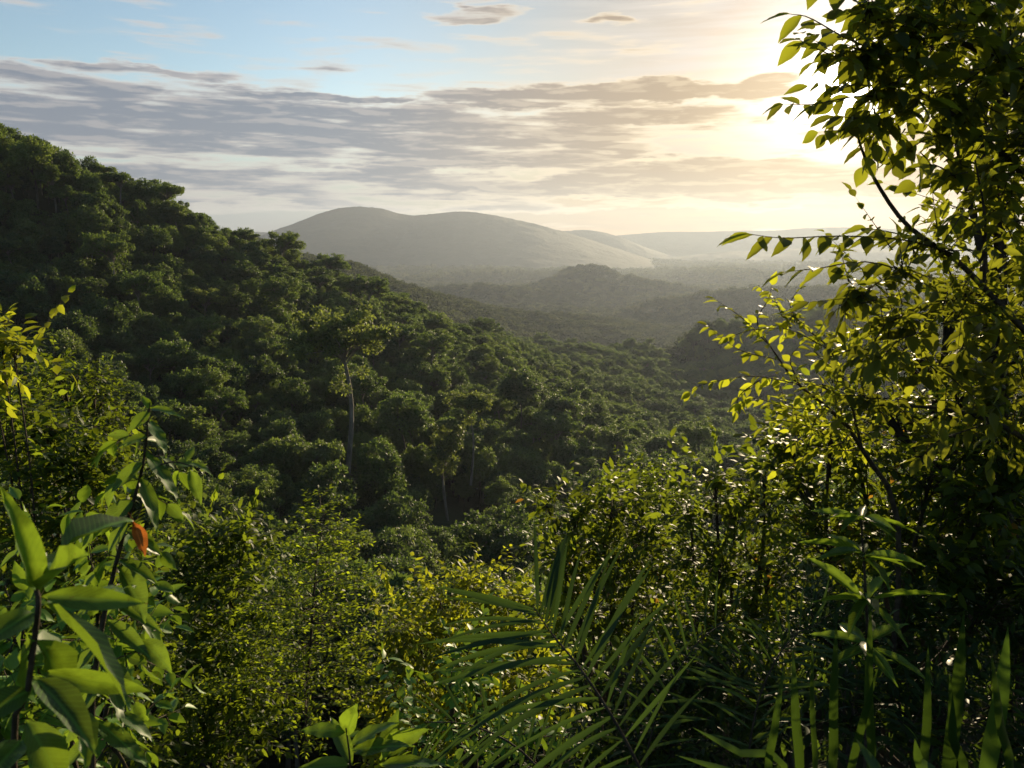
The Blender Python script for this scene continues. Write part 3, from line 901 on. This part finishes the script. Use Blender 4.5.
bush('shrub', 'dark glinting thicket shrub behind the big-leaved plant', 'shrub',
     [(10, 415, 8.4, 50, 30), (50, 430, 8.4, 40, 26), (90, 450, 8.2, 34, 26), (30, 470, 8, 60, 50), (85, 480, 8, 46, 46), (20, 540, 7.6, 70, 60), (100, 550, 7.6, 60, 60), (60, 630, 7, 90, 70), (130, 640, 7, 60, 70), (60, 730, 6.5, 120, 80)], .125, .45, 'small', 4, tpl=LEAF8, cov=3.1)
bush('shrub', 'rounded dark shrub beside the feathery sapling', 'shrub',
     [(205, 530, 11, 34, 26), (245, 545, 11, 38, 34), (185, 575, 10.6, 44, 44), (230, 600, 10.4, 60, 50), (190, 655, 10, 70, 60), (250, 680, 10, 60, 60), (200, 740, 9.6, 90, 60)], .165, .46, 'small', 5, tpl=LEAF8, cov=3.2)
g = np.random.default_rng(6)
f = ground_at(P(312, 860, 9)); r = tag(empty('feathery_tree', f), 'feathery young tree with tiered sprays and pointed top', 'tree')
wd, lf = MB(), MB()
tp = P(321, 503, 9.0)
axis_pts = smooth_path([f - UP * .3, P(306, 740, 9), P(312, 620, 9), tp], 80)
tube(wd, axis_pts[::8], .035, .006, 7)
hgt = tp[2] - axis_pts[:, 2]
for k in range(15):
    drop = .04 + .19 * k + g.uniform(-.03, .03)
    c = axis_pts[int(np.abs(hgt - drop).argmin())]
    rad = min(.24 + .34 * drop, 1.0)
    nb = 4 if k < 2 else 6
    for i in range(nb):
        a_ = i * 6.283 / nb + k * 1.1 + g.uniform(-.3, .3)
        rr = rad * (g.uniform(.55, .95) if g.random() < .7 else g.uniform(1.15, 1.45))
        d0 = np.array([math.cos(a_), math.sin(a_), g.uniform(.12, .42)])
        end = c + d0 * rr - UP * .12 * rr
        br = smooth_path([c, c + d0 * rr * .55 + UP * .04 * rr, end], 12)
        tube(wd, br[::3], .008, .002, 4)
        nt_ = max(4, int(rr / .075))
        tt = np.linspace(.22, 1, nt_)
        pos = np.stack([np.interp(tt, np.linspace(0, 1, 12), br[:, q_]) for q_ in range(3)], 1)
        ax = norm(br[-1] - br[0])
        sd = norm(np.cross(ax, UP))
        sg = np.where(np.arange(nt_) % 2, 1., -1.)[:, None]
        dirs = norm(ax * .75 + sd * sg * .75 + UP * .08 + g.normal(size=(nt_, 3)) * .15); dirs[-1] = ax
        twigs_with_leaves(lf, wd, pos, dirs, np.full(nt_, .16 + .12 * rr) * g.uniform(.8, 1.2, nt_), 9, .075, .42, LEAF5, g, .05, .9, .5, .2, .003)
wd.build('stem', M['twig'], r, f); lf.build('foliage', M['feather'], r, f)
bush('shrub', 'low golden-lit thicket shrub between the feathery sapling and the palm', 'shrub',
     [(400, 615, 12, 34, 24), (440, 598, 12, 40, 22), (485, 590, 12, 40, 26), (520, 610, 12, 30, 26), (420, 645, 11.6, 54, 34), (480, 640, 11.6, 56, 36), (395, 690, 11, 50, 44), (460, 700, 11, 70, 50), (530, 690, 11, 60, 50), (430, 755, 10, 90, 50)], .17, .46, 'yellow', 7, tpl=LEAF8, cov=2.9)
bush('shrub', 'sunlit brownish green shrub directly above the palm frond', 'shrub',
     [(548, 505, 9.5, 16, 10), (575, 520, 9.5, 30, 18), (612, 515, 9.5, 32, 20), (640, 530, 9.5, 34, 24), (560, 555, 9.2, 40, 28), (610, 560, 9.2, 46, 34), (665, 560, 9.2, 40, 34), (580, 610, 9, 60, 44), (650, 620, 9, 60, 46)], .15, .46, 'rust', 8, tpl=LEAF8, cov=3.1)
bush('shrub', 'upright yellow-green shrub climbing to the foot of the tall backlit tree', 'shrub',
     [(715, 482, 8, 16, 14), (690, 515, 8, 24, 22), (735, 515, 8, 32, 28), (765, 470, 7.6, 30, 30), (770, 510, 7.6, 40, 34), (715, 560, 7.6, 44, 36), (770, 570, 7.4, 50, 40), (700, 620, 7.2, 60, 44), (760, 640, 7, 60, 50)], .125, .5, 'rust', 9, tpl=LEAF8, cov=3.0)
bush('shrub', 'deep green bush hung with a few orange leaves under the backlit tree', 'shrub',
     [(790, 445, 6.6, 34, 26), (830, 430, 6.6, 40, 34), (800, 490, 6.6, 44, 40), (860, 470, 6.6, 50, 50), (920, 440, 6.6, 60, 50), (985, 430, 6.6, 60, 60), (830, 545, 6.2, 60, 44), (900, 530, 6.2, 70, 54), (975, 520, 6.2, 70, 60), (930, 480, 5.4, 50, 44), (990, 500, 5.3, 56, 50), (950, 560, 5.2, 60, 44), (1010, 450, 5.4, 50, 44), (1010, 570, 5.2, 60, 44), (1040, 480, 6.2, 60, 80)], .105, .52, 'rust', 10, tpl=LEAF8, cov=3.0)
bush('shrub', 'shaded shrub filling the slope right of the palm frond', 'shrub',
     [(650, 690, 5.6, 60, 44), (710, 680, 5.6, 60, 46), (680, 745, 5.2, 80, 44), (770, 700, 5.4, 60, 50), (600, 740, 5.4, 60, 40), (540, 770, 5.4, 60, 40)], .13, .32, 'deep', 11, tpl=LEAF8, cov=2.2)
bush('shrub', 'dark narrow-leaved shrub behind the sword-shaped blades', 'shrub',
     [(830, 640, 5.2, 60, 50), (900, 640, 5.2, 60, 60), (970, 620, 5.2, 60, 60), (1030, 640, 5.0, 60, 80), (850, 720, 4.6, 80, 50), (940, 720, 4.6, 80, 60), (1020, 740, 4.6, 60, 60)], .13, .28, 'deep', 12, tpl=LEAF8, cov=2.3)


# ---- leaves placed one by one on the nearest plants
def leaf_at(mb, b0, t0, d0, d1, wpx, roll=0., tint=.5):
    a, e = P(b0[0], b0[1], d0), P(t0[0], t0[1], d1)
    D = e - a; L = np.linalg.norm(D); D = D / L
    tocam = norm(-(a + e) / 2)
    n0 = tocam * .75 + UP * .6
    n0 = norm(n0 - D * n0.dot(D)); s0 = np.cross(n0, D)
    n = n0 * math.cos(R(roll)) + s0 * math.sin(R(roll))
    stamp(mb, (HERO[int(abs(b0[0] * 3 + t0[1] * 7)) % 5], HF), a[None], D[None], n[None], np.array([L]), np.array([wpx * (d0 + d1) / 2 / F_PX]), np.array([tint]), HUV)


def sprig(leaf, wood, pts, L, Wr, step, g, droop=.35, r0=.006, r1=.0015, tint0=.5, tpl=None, skip=0.0):
    """a twig through PTS (px, py, depth) with alternate leaves"""
    p = np.array([P(*q_) for q_ in pts])
    q_ = smooth_path(p, 40)
    tube(wood, p, r0, r1, 5)
    seg = np.r_[0, np.cumsum(np.linalg.norm(np.diff(q_, axis=0), axis=1))]
    s = np.arange(seg[-1] * skip + step * .5, seg[-1] + .001, step); s = np.r_[s, seg[-1]]
    at = np.stack([np.interp(s, seg, q_[:, i]) for i in range(3)], 1)
    ax = norm(np.stack([np.interp(s, seg, np.gradient(q_[:, i])) for i in range(3)], 1))
    n = len(s)
    sd = norm(np.cross(ax, UP)); sg = np.where(np.arange(n) % 2, 1., -1.)[:, None]
    D = ax * .65 + sd * sg * .65 + np.cross(sd, ax) * g.normal(0, .45, (n, 1)) - UP * droop + g.normal(size=(n, 3)) * .2
    D[-1] = ax[-1] - UP * droop * .6
    Nn = norm(UP * .9 + g.normal(size=(n, 3)) * .5)
    stamp(leaf, tpl or (HV, HF), at, D, Nn, L * g.uniform(.7, 1.12, n), L * Wr * g.uniform(.85, 1.1, n), np.clip(g.normal(tint0, .2, n), 0, 1), HUV if tpl is None else None)


# plant with big pale leaves close to the camera
g = np.random.default_rng(50)
f = ground_at(P(20, 900, 1.15))
r = tag(empty('broadleaf_plant', f), 'closest broad-leaved plant with huge pale green leaves on a thin stem', 'plant')
wd, lf = MB(), MB()
tube(wd, [f, P(16, 800, 1.15), P(28, 690, 1.12), P(38, 610, 1.1), P(36, 588, 1.1)], .0055, .0035, 8)
for a in [((36, 590), (2, 484), 1.1, 1.02, 40, -10, .95), ((40, 590), (84, 548), 1.1, 1.02, 40, 25, .8), ((37, 592), (58, 550), 1.1, 1.22, 30, 10, .7),
          ((60, 552), (122, 504), 1.2, 1.35, 26, 50, .25), ((42, 596), (150, 602), 1.1, 1.18, 30, -25, .8), ((46, 604), (140, 578), 1.14, 1.3, 28, 10, .6), ((44, 604), (150, 684), 1.1, .98, 44, 62, .3),
          ((34, 612), (-30, 648), 1.1, 1.0, 40, 10, .7), ((36, 640), (78, 690), 1.12, 1.2, 34, 0, .5), ((40, 672), (158, 694), 1.12, 1.2, 30, -30, .7), ((34, 678), (98, 734), 1.1, .98, 44, 20, .12),
          ((30, 690), (-30, 720), 1.12, 1.05, 40, 0, .4), ((26, 720), (70, 790), 1.12, 1.1, 40, 10, .4), ((34, 640), (2, 690), 1.1, 1.2, 38, 0, .5), ((36, 655), (76, 640), 1.12, 1.28, 30, 20, .6), ((22, 740), (-24, 790), 1.1, 1.0, 44, 0, .6), ((70, 700), (90, 768), 1.2, 1.1, 26, 60, .8)]:
    leaf_at(lf, *a[:4], a[4] * .84, *a[5:])
wd.build('stem', M['twig'], r, f); lf.build('foliage', M['hero'], r, f)

# tall stem with drooping leaves and one dead orange leaf
f = ground_at(P(95, 900, 2.0))
r = tag(empty('leafy_sapling', f), 'tall leafy sapling with drooping tip leaves and one dead orange leaf', 'plant')
wd, lf, dl = MB(), MB(), MB()
tube(wd, [f, P(92, 760, 2.0), P(100, 640, 2.0), P(122, 540, 2.0), P(142, 470, 2.0), P(150, 402, 2.0)], .010, .0025, 7)
for a in [((150, 408), (142, 394), 2, 1.98, 12, 0, .9), ((150, 408), (184, 410), 2, 1.95, 16, 0, .8), ((150, 412), (122, 434), 2, 1.95, 18, 0, .7), ((150, 420), (172, 460), 2, 1.9, 22, 20, .9), ((150, 425), (178, 466), 2, 2.05, 18, 30, .7),
          ((148, 436), (108, 446), 2, 1.95, 20, -10, .5), ((146, 452), (190, 510), 2, 1.9, 26, 20, .75), ((146, 440), (180, 444), 2, 2.1, 16, 0, .6), ((143, 462), (102, 500), 2, 1.95, 24, 0, .5), ((141, 476), (166, 540), 2, 1.93, 24, 10, .6),
          ((140, 480), (96, 470), 2, 2.1, 20, 0, .4), ((136, 495), (168, 512), 2, 2.08, 20, 20, .45), ((134, 500), (90, 530), 2, 1.95, 26, 0, .4), ((190, 470), (204, 512), 1.95, 1.9, 18, 0, .8), ((192, 462), (216, 472), 1.95, 1.92, 12, 10, .95), ((186, 462), (196, 440), 1.95, 2.0, 12, 0, .9),
          ((128, 520), (100, 560), 2, 1.95, 24, 0, .4), ((126, 530), (176, 560), 2, 2.05, 22, 0, .35), ((118, 560), (168, 582), 2, 1.95, 22, 20, .5), ((116, 565), (160, 620), 2, 1.9, 24, 30, .55), ((114, 575), (172, 596), 2.0, 2.1, 18, 70, .8), ((112, 590), (70, 620), 2, 1.95, 24, 0, .4),
          ((110, 600), (176, 634), 2, 1.95, 22, 10, .6), ((108, 620), (160, 662), 2, 1.95, 24, 0, .5), ((140, 640), (180, 672), 2, 1.95, 26, 10, .75), ((104, 640), (66, 680), 2, 1.95, 24, 0, .5), ((102, 660), (150, 700), 2, 1.98, 24, 20, .6), ((118, 712), (162, 738), 1.95, 1.9, 24, 10, .85),
          ((98, 690), (60, 730), 2, 1.95, 26, 0, .5), ((96, 720), (164, 776), 2, 1.9, 30, 0, .8), ((96, 735), (50, 780), 2, 1.95, 26, 0, .5), ((110, 680), (130, 740), 2, 1.9, 24, 30, .7)]:
    k_ = .82; t_ = (a[0][0] + (a[1][0] - a[0][0]) * k_, a[0][1] + (a[1][1] - a[0][1]) * k_)
    leaf_at(lf, a[0], t_, *a[2:4], a[4] * .72, a[5], a[6] * .8)
tube(wd, [P(146, 470, 2.0), P(172, 462, 1.97), P(192, 466, 1.95)], .003, .0015, 5)
for i in range(16):
    y0 = 440 + i * 20
    sprig(lf, wd, [(146 - i * 3, y0, 2.0), (146 - i * 3 + g.uniform(10, 22) * (1 if i % 2 else -1), y0 - 4, 2.05), (146 - i * 3 + g.uniform(24, 46) * (1 if i % 2 else -1), y0 + 12, 2.1)], .07, .46, .03, g, .5, .002, .001, .6)
leaf_at(dl, (133, 522), (146, 556), 1.96, 1.93, 13, 15, .8); leaf_at(dl, (128, 512), (138, 530), 1.96, 1.95, 8, 60, .3)
wd.build('stem', M['twig'], r, f); lf.build('foliage', M['hero'], r, f)
tag(dl.build('dead_leaf', M['dead'], r, f), 'orange dead leaf')

bush('shrub', 'large-leaved bush crowding behind the closest broad-leaved plant', 'shrub',
     [(20, 640, 2.9, 50, 40), (70, 690, 2.9, 50, 40), (10, 720, 2.8, 60, 50), (110, 740, 2.8, 44, 40), (60, 770, 2.8, 60, 40), (125, 650, 3.0, 30, 40), (100, 600, 3.0, 34, 40)], .12, .42, 'hero', 15, tpl=(HV, HF), cov=1.5, nleaf=6, droop=.4, branch_r=.006)

# pale-leaved seedling at the lower edge
f = ground_at(P(345, 900, 2.6))
r = tag(empty('broadleaf_plant', f), 'small pale-leaved seedling below the feathery sapling', 'plant')
wd, lf = MB(), MB()
tube(wd, [f, P(345, 800, 2.6), P(350, 765, 2.6), P(346, 728, 2.6)], .007, .003, 6)
for a in [((346, 735), (356, 704), 2.6, 2.6, 22, 20, .95), ((346, 732), (302, 728), 2.6, 2.5, 16, 0, .8), ((350, 765), (296, 768), 2.6, 2.5, 20, 0, .8), ((350, 745), (392, 716), 2.6, 2.6, 20, 10, .6), ((350, 750), (410, 742), 2.6, 2.5, 22, 0, .5), ((352, 765), (330, 712), 2.6, 2.75, 18, 0, .6),
          ((380, 760), (420, 724), 2.6, 2.6, 18, 20, .6), ((380, 765), (440, 756), 2.6, 2.5, 20, 0, .4), ((385, 760), (398, 708), 2.6, 2.7, 16, 20, .7)]:
    leaf_at(lf, *a)
wd.build('stem', M['twig'], r, f); lf.build('foliage', M['hero'], r, f)
bush('shrub', 'leafy undershrub with pale hanging leaves left of the palm frond', 'shrub',
     [(450, 690, 4.2, 34, 26), (480, 680, 4.2, 30, 26), (420, 740, 4, 50, 30), (480, 740, 4, 50, 34), (540, 730, 4, 40, 30)], .085, .5, 'hero', 13, tpl=LEAF8, cov=1.5)


# ---- palm fronds
def frond(name, label, rach, leaflets, L, seed, lw=.055):
    g = np.random.default_rng(seed)
    p = np.array([P(*q_) for q_ in rach]); q_ = smooth_path(p, 60)
    f = ground_at(q_[0]); r = tag(empty(name, f), label, 'palm')
    wd, lf = MB(), MB()
    tube(wd, [f] + list(p), .009, .002, 6)
    for i in range(leaflets):
        t = .18 + .82 * (i + .5) / leaflets
        k = int(t * 59); c = q_[k]; ax = norm(q_[min(k + 1, 59)] - q_[k - 1])
        for sgn in (-1, 1):
            ll = L * (1 - .35 * abs(t - .55) * 2) * g.uniform(.85, 1.1)
            sd = norm(np.cross(ax, np.array([.25, -.75, .45])))      # across the blade of the frond
            D = norm(ax * (.35 + .9 * t ** 3) + sd * sgn * 1.0 + g.normal(size=3) * .15)
            if g.random() < .06: continue
            n = 7
            s = np.linspace(0, 1, n)[:, None]
            mid = c + D * s * ll - UP * (s ** g.uniform(1.6, 2.6)) * ll * g.uniform(.08, .34 if sgn < 0 else .2) + np.cross(D, UP) * (s ** 2) * ll * g.normal(0, .06)
            ww = lw * g.uniform(.7, 1.1) * ll * np.array([.25, .8, 1, .95, .75, .45, .03])[:, None]
            nn = norm(np.cross(D, np.cross(np.array([.1, -.8, .6]), D))); ss = np.cross(nn, D)
            v = np.stack([mid - ss * ww + nn * ww * .35, mid, mid + ss * ww + nn * ww * .35], 1).reshape(-1, 3)
            fc = []
            for a in range(n - 1):
                for bb in range(2):
                    e = a * 3 + bb; fc += [[e, e + 1, e + 4], [e, e + 4, e + 3]]
            lf.add(v, fc, np.clip(g.normal(.5, .2), 0, 1), np.c_[np.tile([-.9, 0, .9], n), np.repeat(np.linspace(0, 1, n), 3)])
    wd.build('stalk', M['twig'], r, f)
    lf.build('leaflets', M['palm'], r, f)
    return r


frond('palm_frond', 'arching palm frond with long narrow leaflets in front of the thicket', [(668, 840, 2.7), (628, 745, 2.75), (585, 675, 2.85), (552, 634, 2.95), (533, 606, 3.0)], 22, .60, 60, .022)
frond('palm_frond', 'half hidden lower palm frond sweeping towards the right slope', [(640, 860, 4.3), (648, 750, 4.4), (668, 690, 4.5), (700, 640, 4.7), (740, 615, 4.9)], 14, .52, 61, .024)

frond('palm_frond', 'low arching palm frond spreading to the bottom edge under the larger frond', [(600, 880, 3.0), (560, 800, 3.0), (520, 750, 3.05), (470, 725, 3.1), (425, 722, 3.15)], 18, .36, 62, .022)
frond('palm_frond', 'dark palm frond leaning over the shaded slope beside the whorled plant', [(740, 880, 3.8), (748, 760, 3.8), (762, 690, 3.85), (790, 640, 3.9), (822, 622, 4.0)], 18, .46, 63, .020)

# ---- plant with radiating leaves
f = ground_at(P(868, 800, 3.6)); r = tag(empty('broadleaf_plant', f), 'upright plant with whorls of long drooping leaves before the dark bush', 'plant')
wd, lf = MB(), MB(); g = np.random.default_rng(70)
tube(wd, [f, P(868, 700, 3.6), P(866, 600, 3.55), P(861, 520, 3.5)], .012, .004, 7)
for yy, n, ll in ((520, 9, .24), (556, 9, .30), (600, 8, .32), (645, 8, .30)):
    c = P(862 + (yy - 520) * .05, yy, 3.5)
    for i in range(n):
        a = i * 6.283 / n + yy + g.uniform(-.25, .25)
        D = np.array([math.cos(a), math.sin(a), g.uniform(-.35, .45)])
        stamp(lf, (HV, HF), (c + g.normal(size=3) * .012)[None], D[None], norm(UP + g.normal(size=3) * .45)[None], np.array([ll * g.uniform(.8, 1.1)]), np.array([ll * .19]), np.array([g.uniform(.2, .7)]), HUV)
wd.build('stem', M['twig'], r, f); lf.build('foliage', M['hero'], r, f)


# ---- sword-shaped blades
def blades(label, lst, d, mat, seed):
    g = np.random.default_rng(seed)
    f = ground_at(P(lst[0][0][0], 830, d)); r = tag(empty('blade_plant', f), label, 'plant')
    for b0, t0, wpx, roll, tint in lst:
        wpx *= .72; tint *= .8
        lf = MB(); a = P(b0[0], b0[1], d + .1); root = f + np.array([(a[0] - f[0]) * .4, 0, 0])
        dd = d + g.uniform(-.15, .15); e = P(t0[0], t0[1], dd)
        n = 12; p = smooth_path([root, a, a * .45 + e * .55, e], n)
        ax = norm(np.gradient(p, axis=0)); tc_ = norm(-p)
        s0 = norm(np.cross(tc_, ax)); nn = np.cross(ax, s0)
        p = p + s0 * (np.linspace(0, 1, n)[:, None] ** 2) * g.normal(0, .035) + nn * (np.linspace(0, 1, n)[:, None] ** 3) * g.uniform(-.10, .04)
        s = s0 * math.cos(R(roll)) + nn * math.sin(R(roll)); nn = np.cross(s, ax)
        ww = (wpx * d / F_PX * .5) * np.array([.5, .6, .7, .8, .9, 1, 1, .95, .85, .65, .35, .02])[:, None]
        v = np.stack([p - s * ww + nn * ww * .4, p, p + s * ww + nn * ww * .4], 1).reshape(-1, 3); fc = []
        for i in range(n - 1):
            for j in range(2):
                k = i * 3 + j; fc += [[k, k + 1, k + 4], [k, k + 4, k + 3]]
        lf.add(v, fc, tint, np.c_[np.tile([-.9, 0, .9], n), np.repeat(np.linspace(0, 1, n), 3)])
        lf.build('blade', M[mat], r, f)


blades('clump of upright sword-shaped leaves at the bottom edge', [((800, 790), (790, 662), 15, 10, .5), ((766, 790), (772, 676), 13, -20, .6), ((832, 790), (838, 620), 16, 30, .3), ((866, 790), (861, 608), 15, -30, .3), ((815, 790), (806, 640), 11, 40, .4), ((846, 790), (872, 668), 12, 10, .4), ((786, 775), (702, 740), 12, 0, .8), ((796, 790), (690, 764), 13, 0, .8)], 2.6, 'palm', 80)
blades('tall dark blade leaves with one yellowing blade near the corner', [((948, 800), (976, 606), 22, 20, .15), ((985, 790), (1024, 636), 26, -10, 1.0), ((925, 800), (942, 660), 15, 30, .2), ((1010, 800), (1000, 650), 16, 40, .2), ((962, 800), (930, 690), 14, 0, .2)], 2.1, 'palm', 81)
blades('short stubby yellow-green blades poking over the lower edge', [((896, 800), (872, 744), 20, 0, .9), ((930, 800), (905, 735), 18, 10, .9)], 1.9, 'palm', 82)

# ---- backlit tree on the right with the sun behind its outer leaves
g = np.random.default_rng(90)
f = ground_at(np.array([3.6, 4.6, 0])); r = tag(empty('backlit_tree', f), 'large backlit tree whose overhanging branches cover the sun', 'tree')
wd, lf = MB(), MB()
tube(wd, [f - UP * .3, f + np.array([.05, 0, 1.2]), P(1110, 440, 4.4), P(1100, 250, 4.5), P(1080, 60, 4.5), P(1060, -120, 4.6)], .09, .03, 9)
tube(wd, [P(1110, 450, 4.4), P(1050, 360, 4.2), P(1000, 305, 4.1), P(958, 262, 4.05), P(908, 226, 4.0), P(878, 185, 3.95), P(862, 150, 3.9), P(856, 128, 3.9)], .020, .004, 8)
tube(wd, [P(984, 290, 4.1), P(985, 220, 4.1), P(975, 160, 4.05)], .010, .004, 6)
tube(wd, [P(1100, 260, 4.5), P(1030, 180, 4.3), P(960, 120, 4.1), P(900, 80, 3.95)], .026, .006, 7)
tube(wd, [P(1090, 120, 4.5), P(1000, 60, 4.3), P(920, 30, 4.05), P(860, 20, 3.9)], .024, .005, 7)
tube(wd, [P(1080, 480, 4.4), P(1010, 430, 4.2), P(950, 410, 4.2), P(880, 405, 4.2)], .02, .006, 7)
BIG = [(852, 48, 3.8, 28, 16), (878, 118, 3.85, 22, 16), (905, 40, 3.9, 44, 34), (880, 85, 3.9, 34, 22), (925, 95, 3.9, 40, 34), (960, 30, 4.0, 60, 50), (970, 110, 4.1, 50, 44), (1020, 60, 4.2, 60, 60), (1015, 150, 4.2, 50, 50), (960, 165, 4.0, 34, 26), (1000, 215, 4.2, 44, 44), (1035, 260, 4.3, 50, 60),
       (950, -20, 4.0, 70, 40), (1030, -20, 4.2, 60, 50), (870, 10, 3.8, 30, 24), (1060, 130, 4.4, 50, 70)]
fill_lobes(lf, wd, BIG, .12, .5, (HV, HF), g, cov=2.5, nleaf=6, tl=.30, droop=.45, up=.1, tint0=.45)
MID = [(940, 250, 4.0, 34, 22), (900, 270, 3.9, 36, 24), (960, 300, 4.1, 44, 34), (905, 320, 4.0, 46, 36), (1010, 330, 4.2, 44, 44), (860, 290, 3.9, 26, 18), (870, 350, 4.1, 40, 34), (940, 370, 4.2, 50, 40), (1000, 400, 4.3, 50, 44), (880, 400, 4.3, 44, 30)]
fill_lobes(lf, wd, MID, .10, .48, (HV, HF), g, cov=2.2, nleaf=7, tl=.26, droop=.4, up=.1, tint0=.5)
for pts, L in [([(905, 60, 3.9), (850, 40, 3.75), (810, 18, 3.7), (790, 14, 3.7)], .15), ([(885, 70, 3.9), (850, 62, 3.8), (815, 48, 3.75), (800, 40, 3.7)], .15), ([(880, 20, 3.8), (840, -10, 3.75), (806, -18, 3.7)], .15),
               ([(905, 100, 3.9), (860, 96, 3.8), (815, 104, 3.75), (782, 104, 3.7)], .12), ([(890, 110, 3.9), (862, 118, 3.85), (835, 116, 3.8)], .14), ([(960, 130, 4.0), (925, 140, 3.9), (900, 156, 3.85)], .14), ([(960, 180, 4.0), (935, 165, 3.95), (915, 168, 3.9)], .12),
               ([(958, 255, 4.0), (905, 240, 3.9), (840, 236, 3.8), (785, 238, 3.75), (748, 234, 3.7)], .15), ([(930, 280, 4.0), (870, 262, 3.9), (820, 268, 3.85), (785, 272, 3.8)], .15), ([(925, 240, 4.0), (890, 232, 3.9), (866, 228, 3.9)], .12),
               ([(880, 300, 4.0), (850, 290, 3.9), (845, 320, 3.85)], .18), ([(930, 330, 4.0), (900, 340, 3.9), (880, 360, 3.85)], .18), ([(985, 230, 4.1), (960, 215, 4.0), (945, 225, 3.95)], .12), ([(1000, 420, 4.2), (940, 440, 4.1), (920, 460, 4.0)], .12), ([(1010, 330, 4.2), (975, 325, 4.1), (965, 350, 4.0)], .16)]:
    sprig(lf, wd, pts, L, .46, L * .36, g, .5, .005, .0015, .5)
wd.build('stem', M['twig'], r, f); lf.build('foliage', M['gloss'], r, f)

bush('tree', 'small-leaved tree filling the picture edge behind the overhanging branches', 'tree',
     [(930, 20, 6, 60, 50), (1000, 30, 6, 70, 60), (980, 110, 6, 60, 60), (1040, 110, 6, 60, 70), (1000, 190, 6.1, 56, 50), (1050, 230, 6, 60, 70), (1000, 270, 6.1, 40, 44), (950, 310, 6.1, 44, 44), (1010, 340, 6, 60, 60), (915, 360, 6.1, 50, 40), (960, 400, 6, 60, 50), (1030, 420, 6, 60, 60), (890, 420, 6.1, 44, 40), (1080, 330, 6, 60, 80)],
     .095, .5, 'gloss', 14, tpl=LEAF8, cov=1.5, foot=(1060, 700, 6), branch_r=.02)

# ---- slender yellow-leaved shrub whose twigs cross in front of the valley
f = ground_at(P(880, 700, 5.0)); r = tag(empty('yellow_shrub', f), 'slender shrub with small yellow-green leaves on twigs reaching over the valley', 'shrub')
wd, lf = MB(), MB()
tube(wd, [f - UP * .2, P(900, 560, 5.0), P(862, 450, 4.9), P(830, 410, 4.9), P(798, 384, 4.85), P(770, 346, 4.8)], .022, .004, 7)
tube(wd, [P(862, 450, 4.9), P(850, 400, 4.9), P(830, 350, 4.8), P(800, 325, 4.8)], .010, .003, 6)
for pts in [[(770, 346), (742, 318), (716, 300)], [(770, 346), (757, 322), (768, 300), (772, 285)], [(798, 384), (752, 376), (705, 384), (690, 392)], [(780, 360), (740, 350), (708, 326)], [(830, 350), (790, 330), (752, 330), (728, 338)], [(800, 325), (790, 305), (800, 288)],
            [(830, 410), (790, 408), (755, 398), (740, 404)], [(850, 430), (815, 428), (782, 420), (764, 428)], [(800, 385), (790, 360), (800, 345)], [(840, 370), (815, 352), (822, 335)], [(850, 400), (815, 385), (800, 398)], [(862, 450), (830, 450), (790, 440)], [(760, 380), (740, 395), (736, 412)], [(850, 440), (810, 455), (780, 470), (755, 470)]]:
    p = [(a, bb, 4.8 - .05 * i) for i, (a, bb) in enumerate(pts)]
    sprig(lf, wd, p, .085, .5, .034, g, .3, .004, .0012, .65)
fill_lobes(lf, wd, [(835, 385, 4.9, 30, 26), (815, 430, 4.9, 34, 24), (845, 430, 4.9, 34, 30), (790, 415, 4.9, 24, 14), (850, 345, 4.85, 26, 24), (790, 322, 4.8, 18, 10)], .075, .5, (HV, HF), g, cov=1.0, nleaf=6, tl=.2, droop=.3, tint0=.6)
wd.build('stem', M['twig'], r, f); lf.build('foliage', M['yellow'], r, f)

# ---- low growth covering the slope
g = np.random.default_rng(95)
n = 7000
yy = 1.2 + 40 * g.random(n) ** 1.8; xx = g.uniform(-1, 1, n) * (yy * .85 + 2.0)
pos = np.c_[xx, yy, H(xx, yy) - .03]
lf, wd = MB(), MB()
tl = g.uniform(.2, .5, n) * np.clip(.5 + yy / 14, .5, 1.6)
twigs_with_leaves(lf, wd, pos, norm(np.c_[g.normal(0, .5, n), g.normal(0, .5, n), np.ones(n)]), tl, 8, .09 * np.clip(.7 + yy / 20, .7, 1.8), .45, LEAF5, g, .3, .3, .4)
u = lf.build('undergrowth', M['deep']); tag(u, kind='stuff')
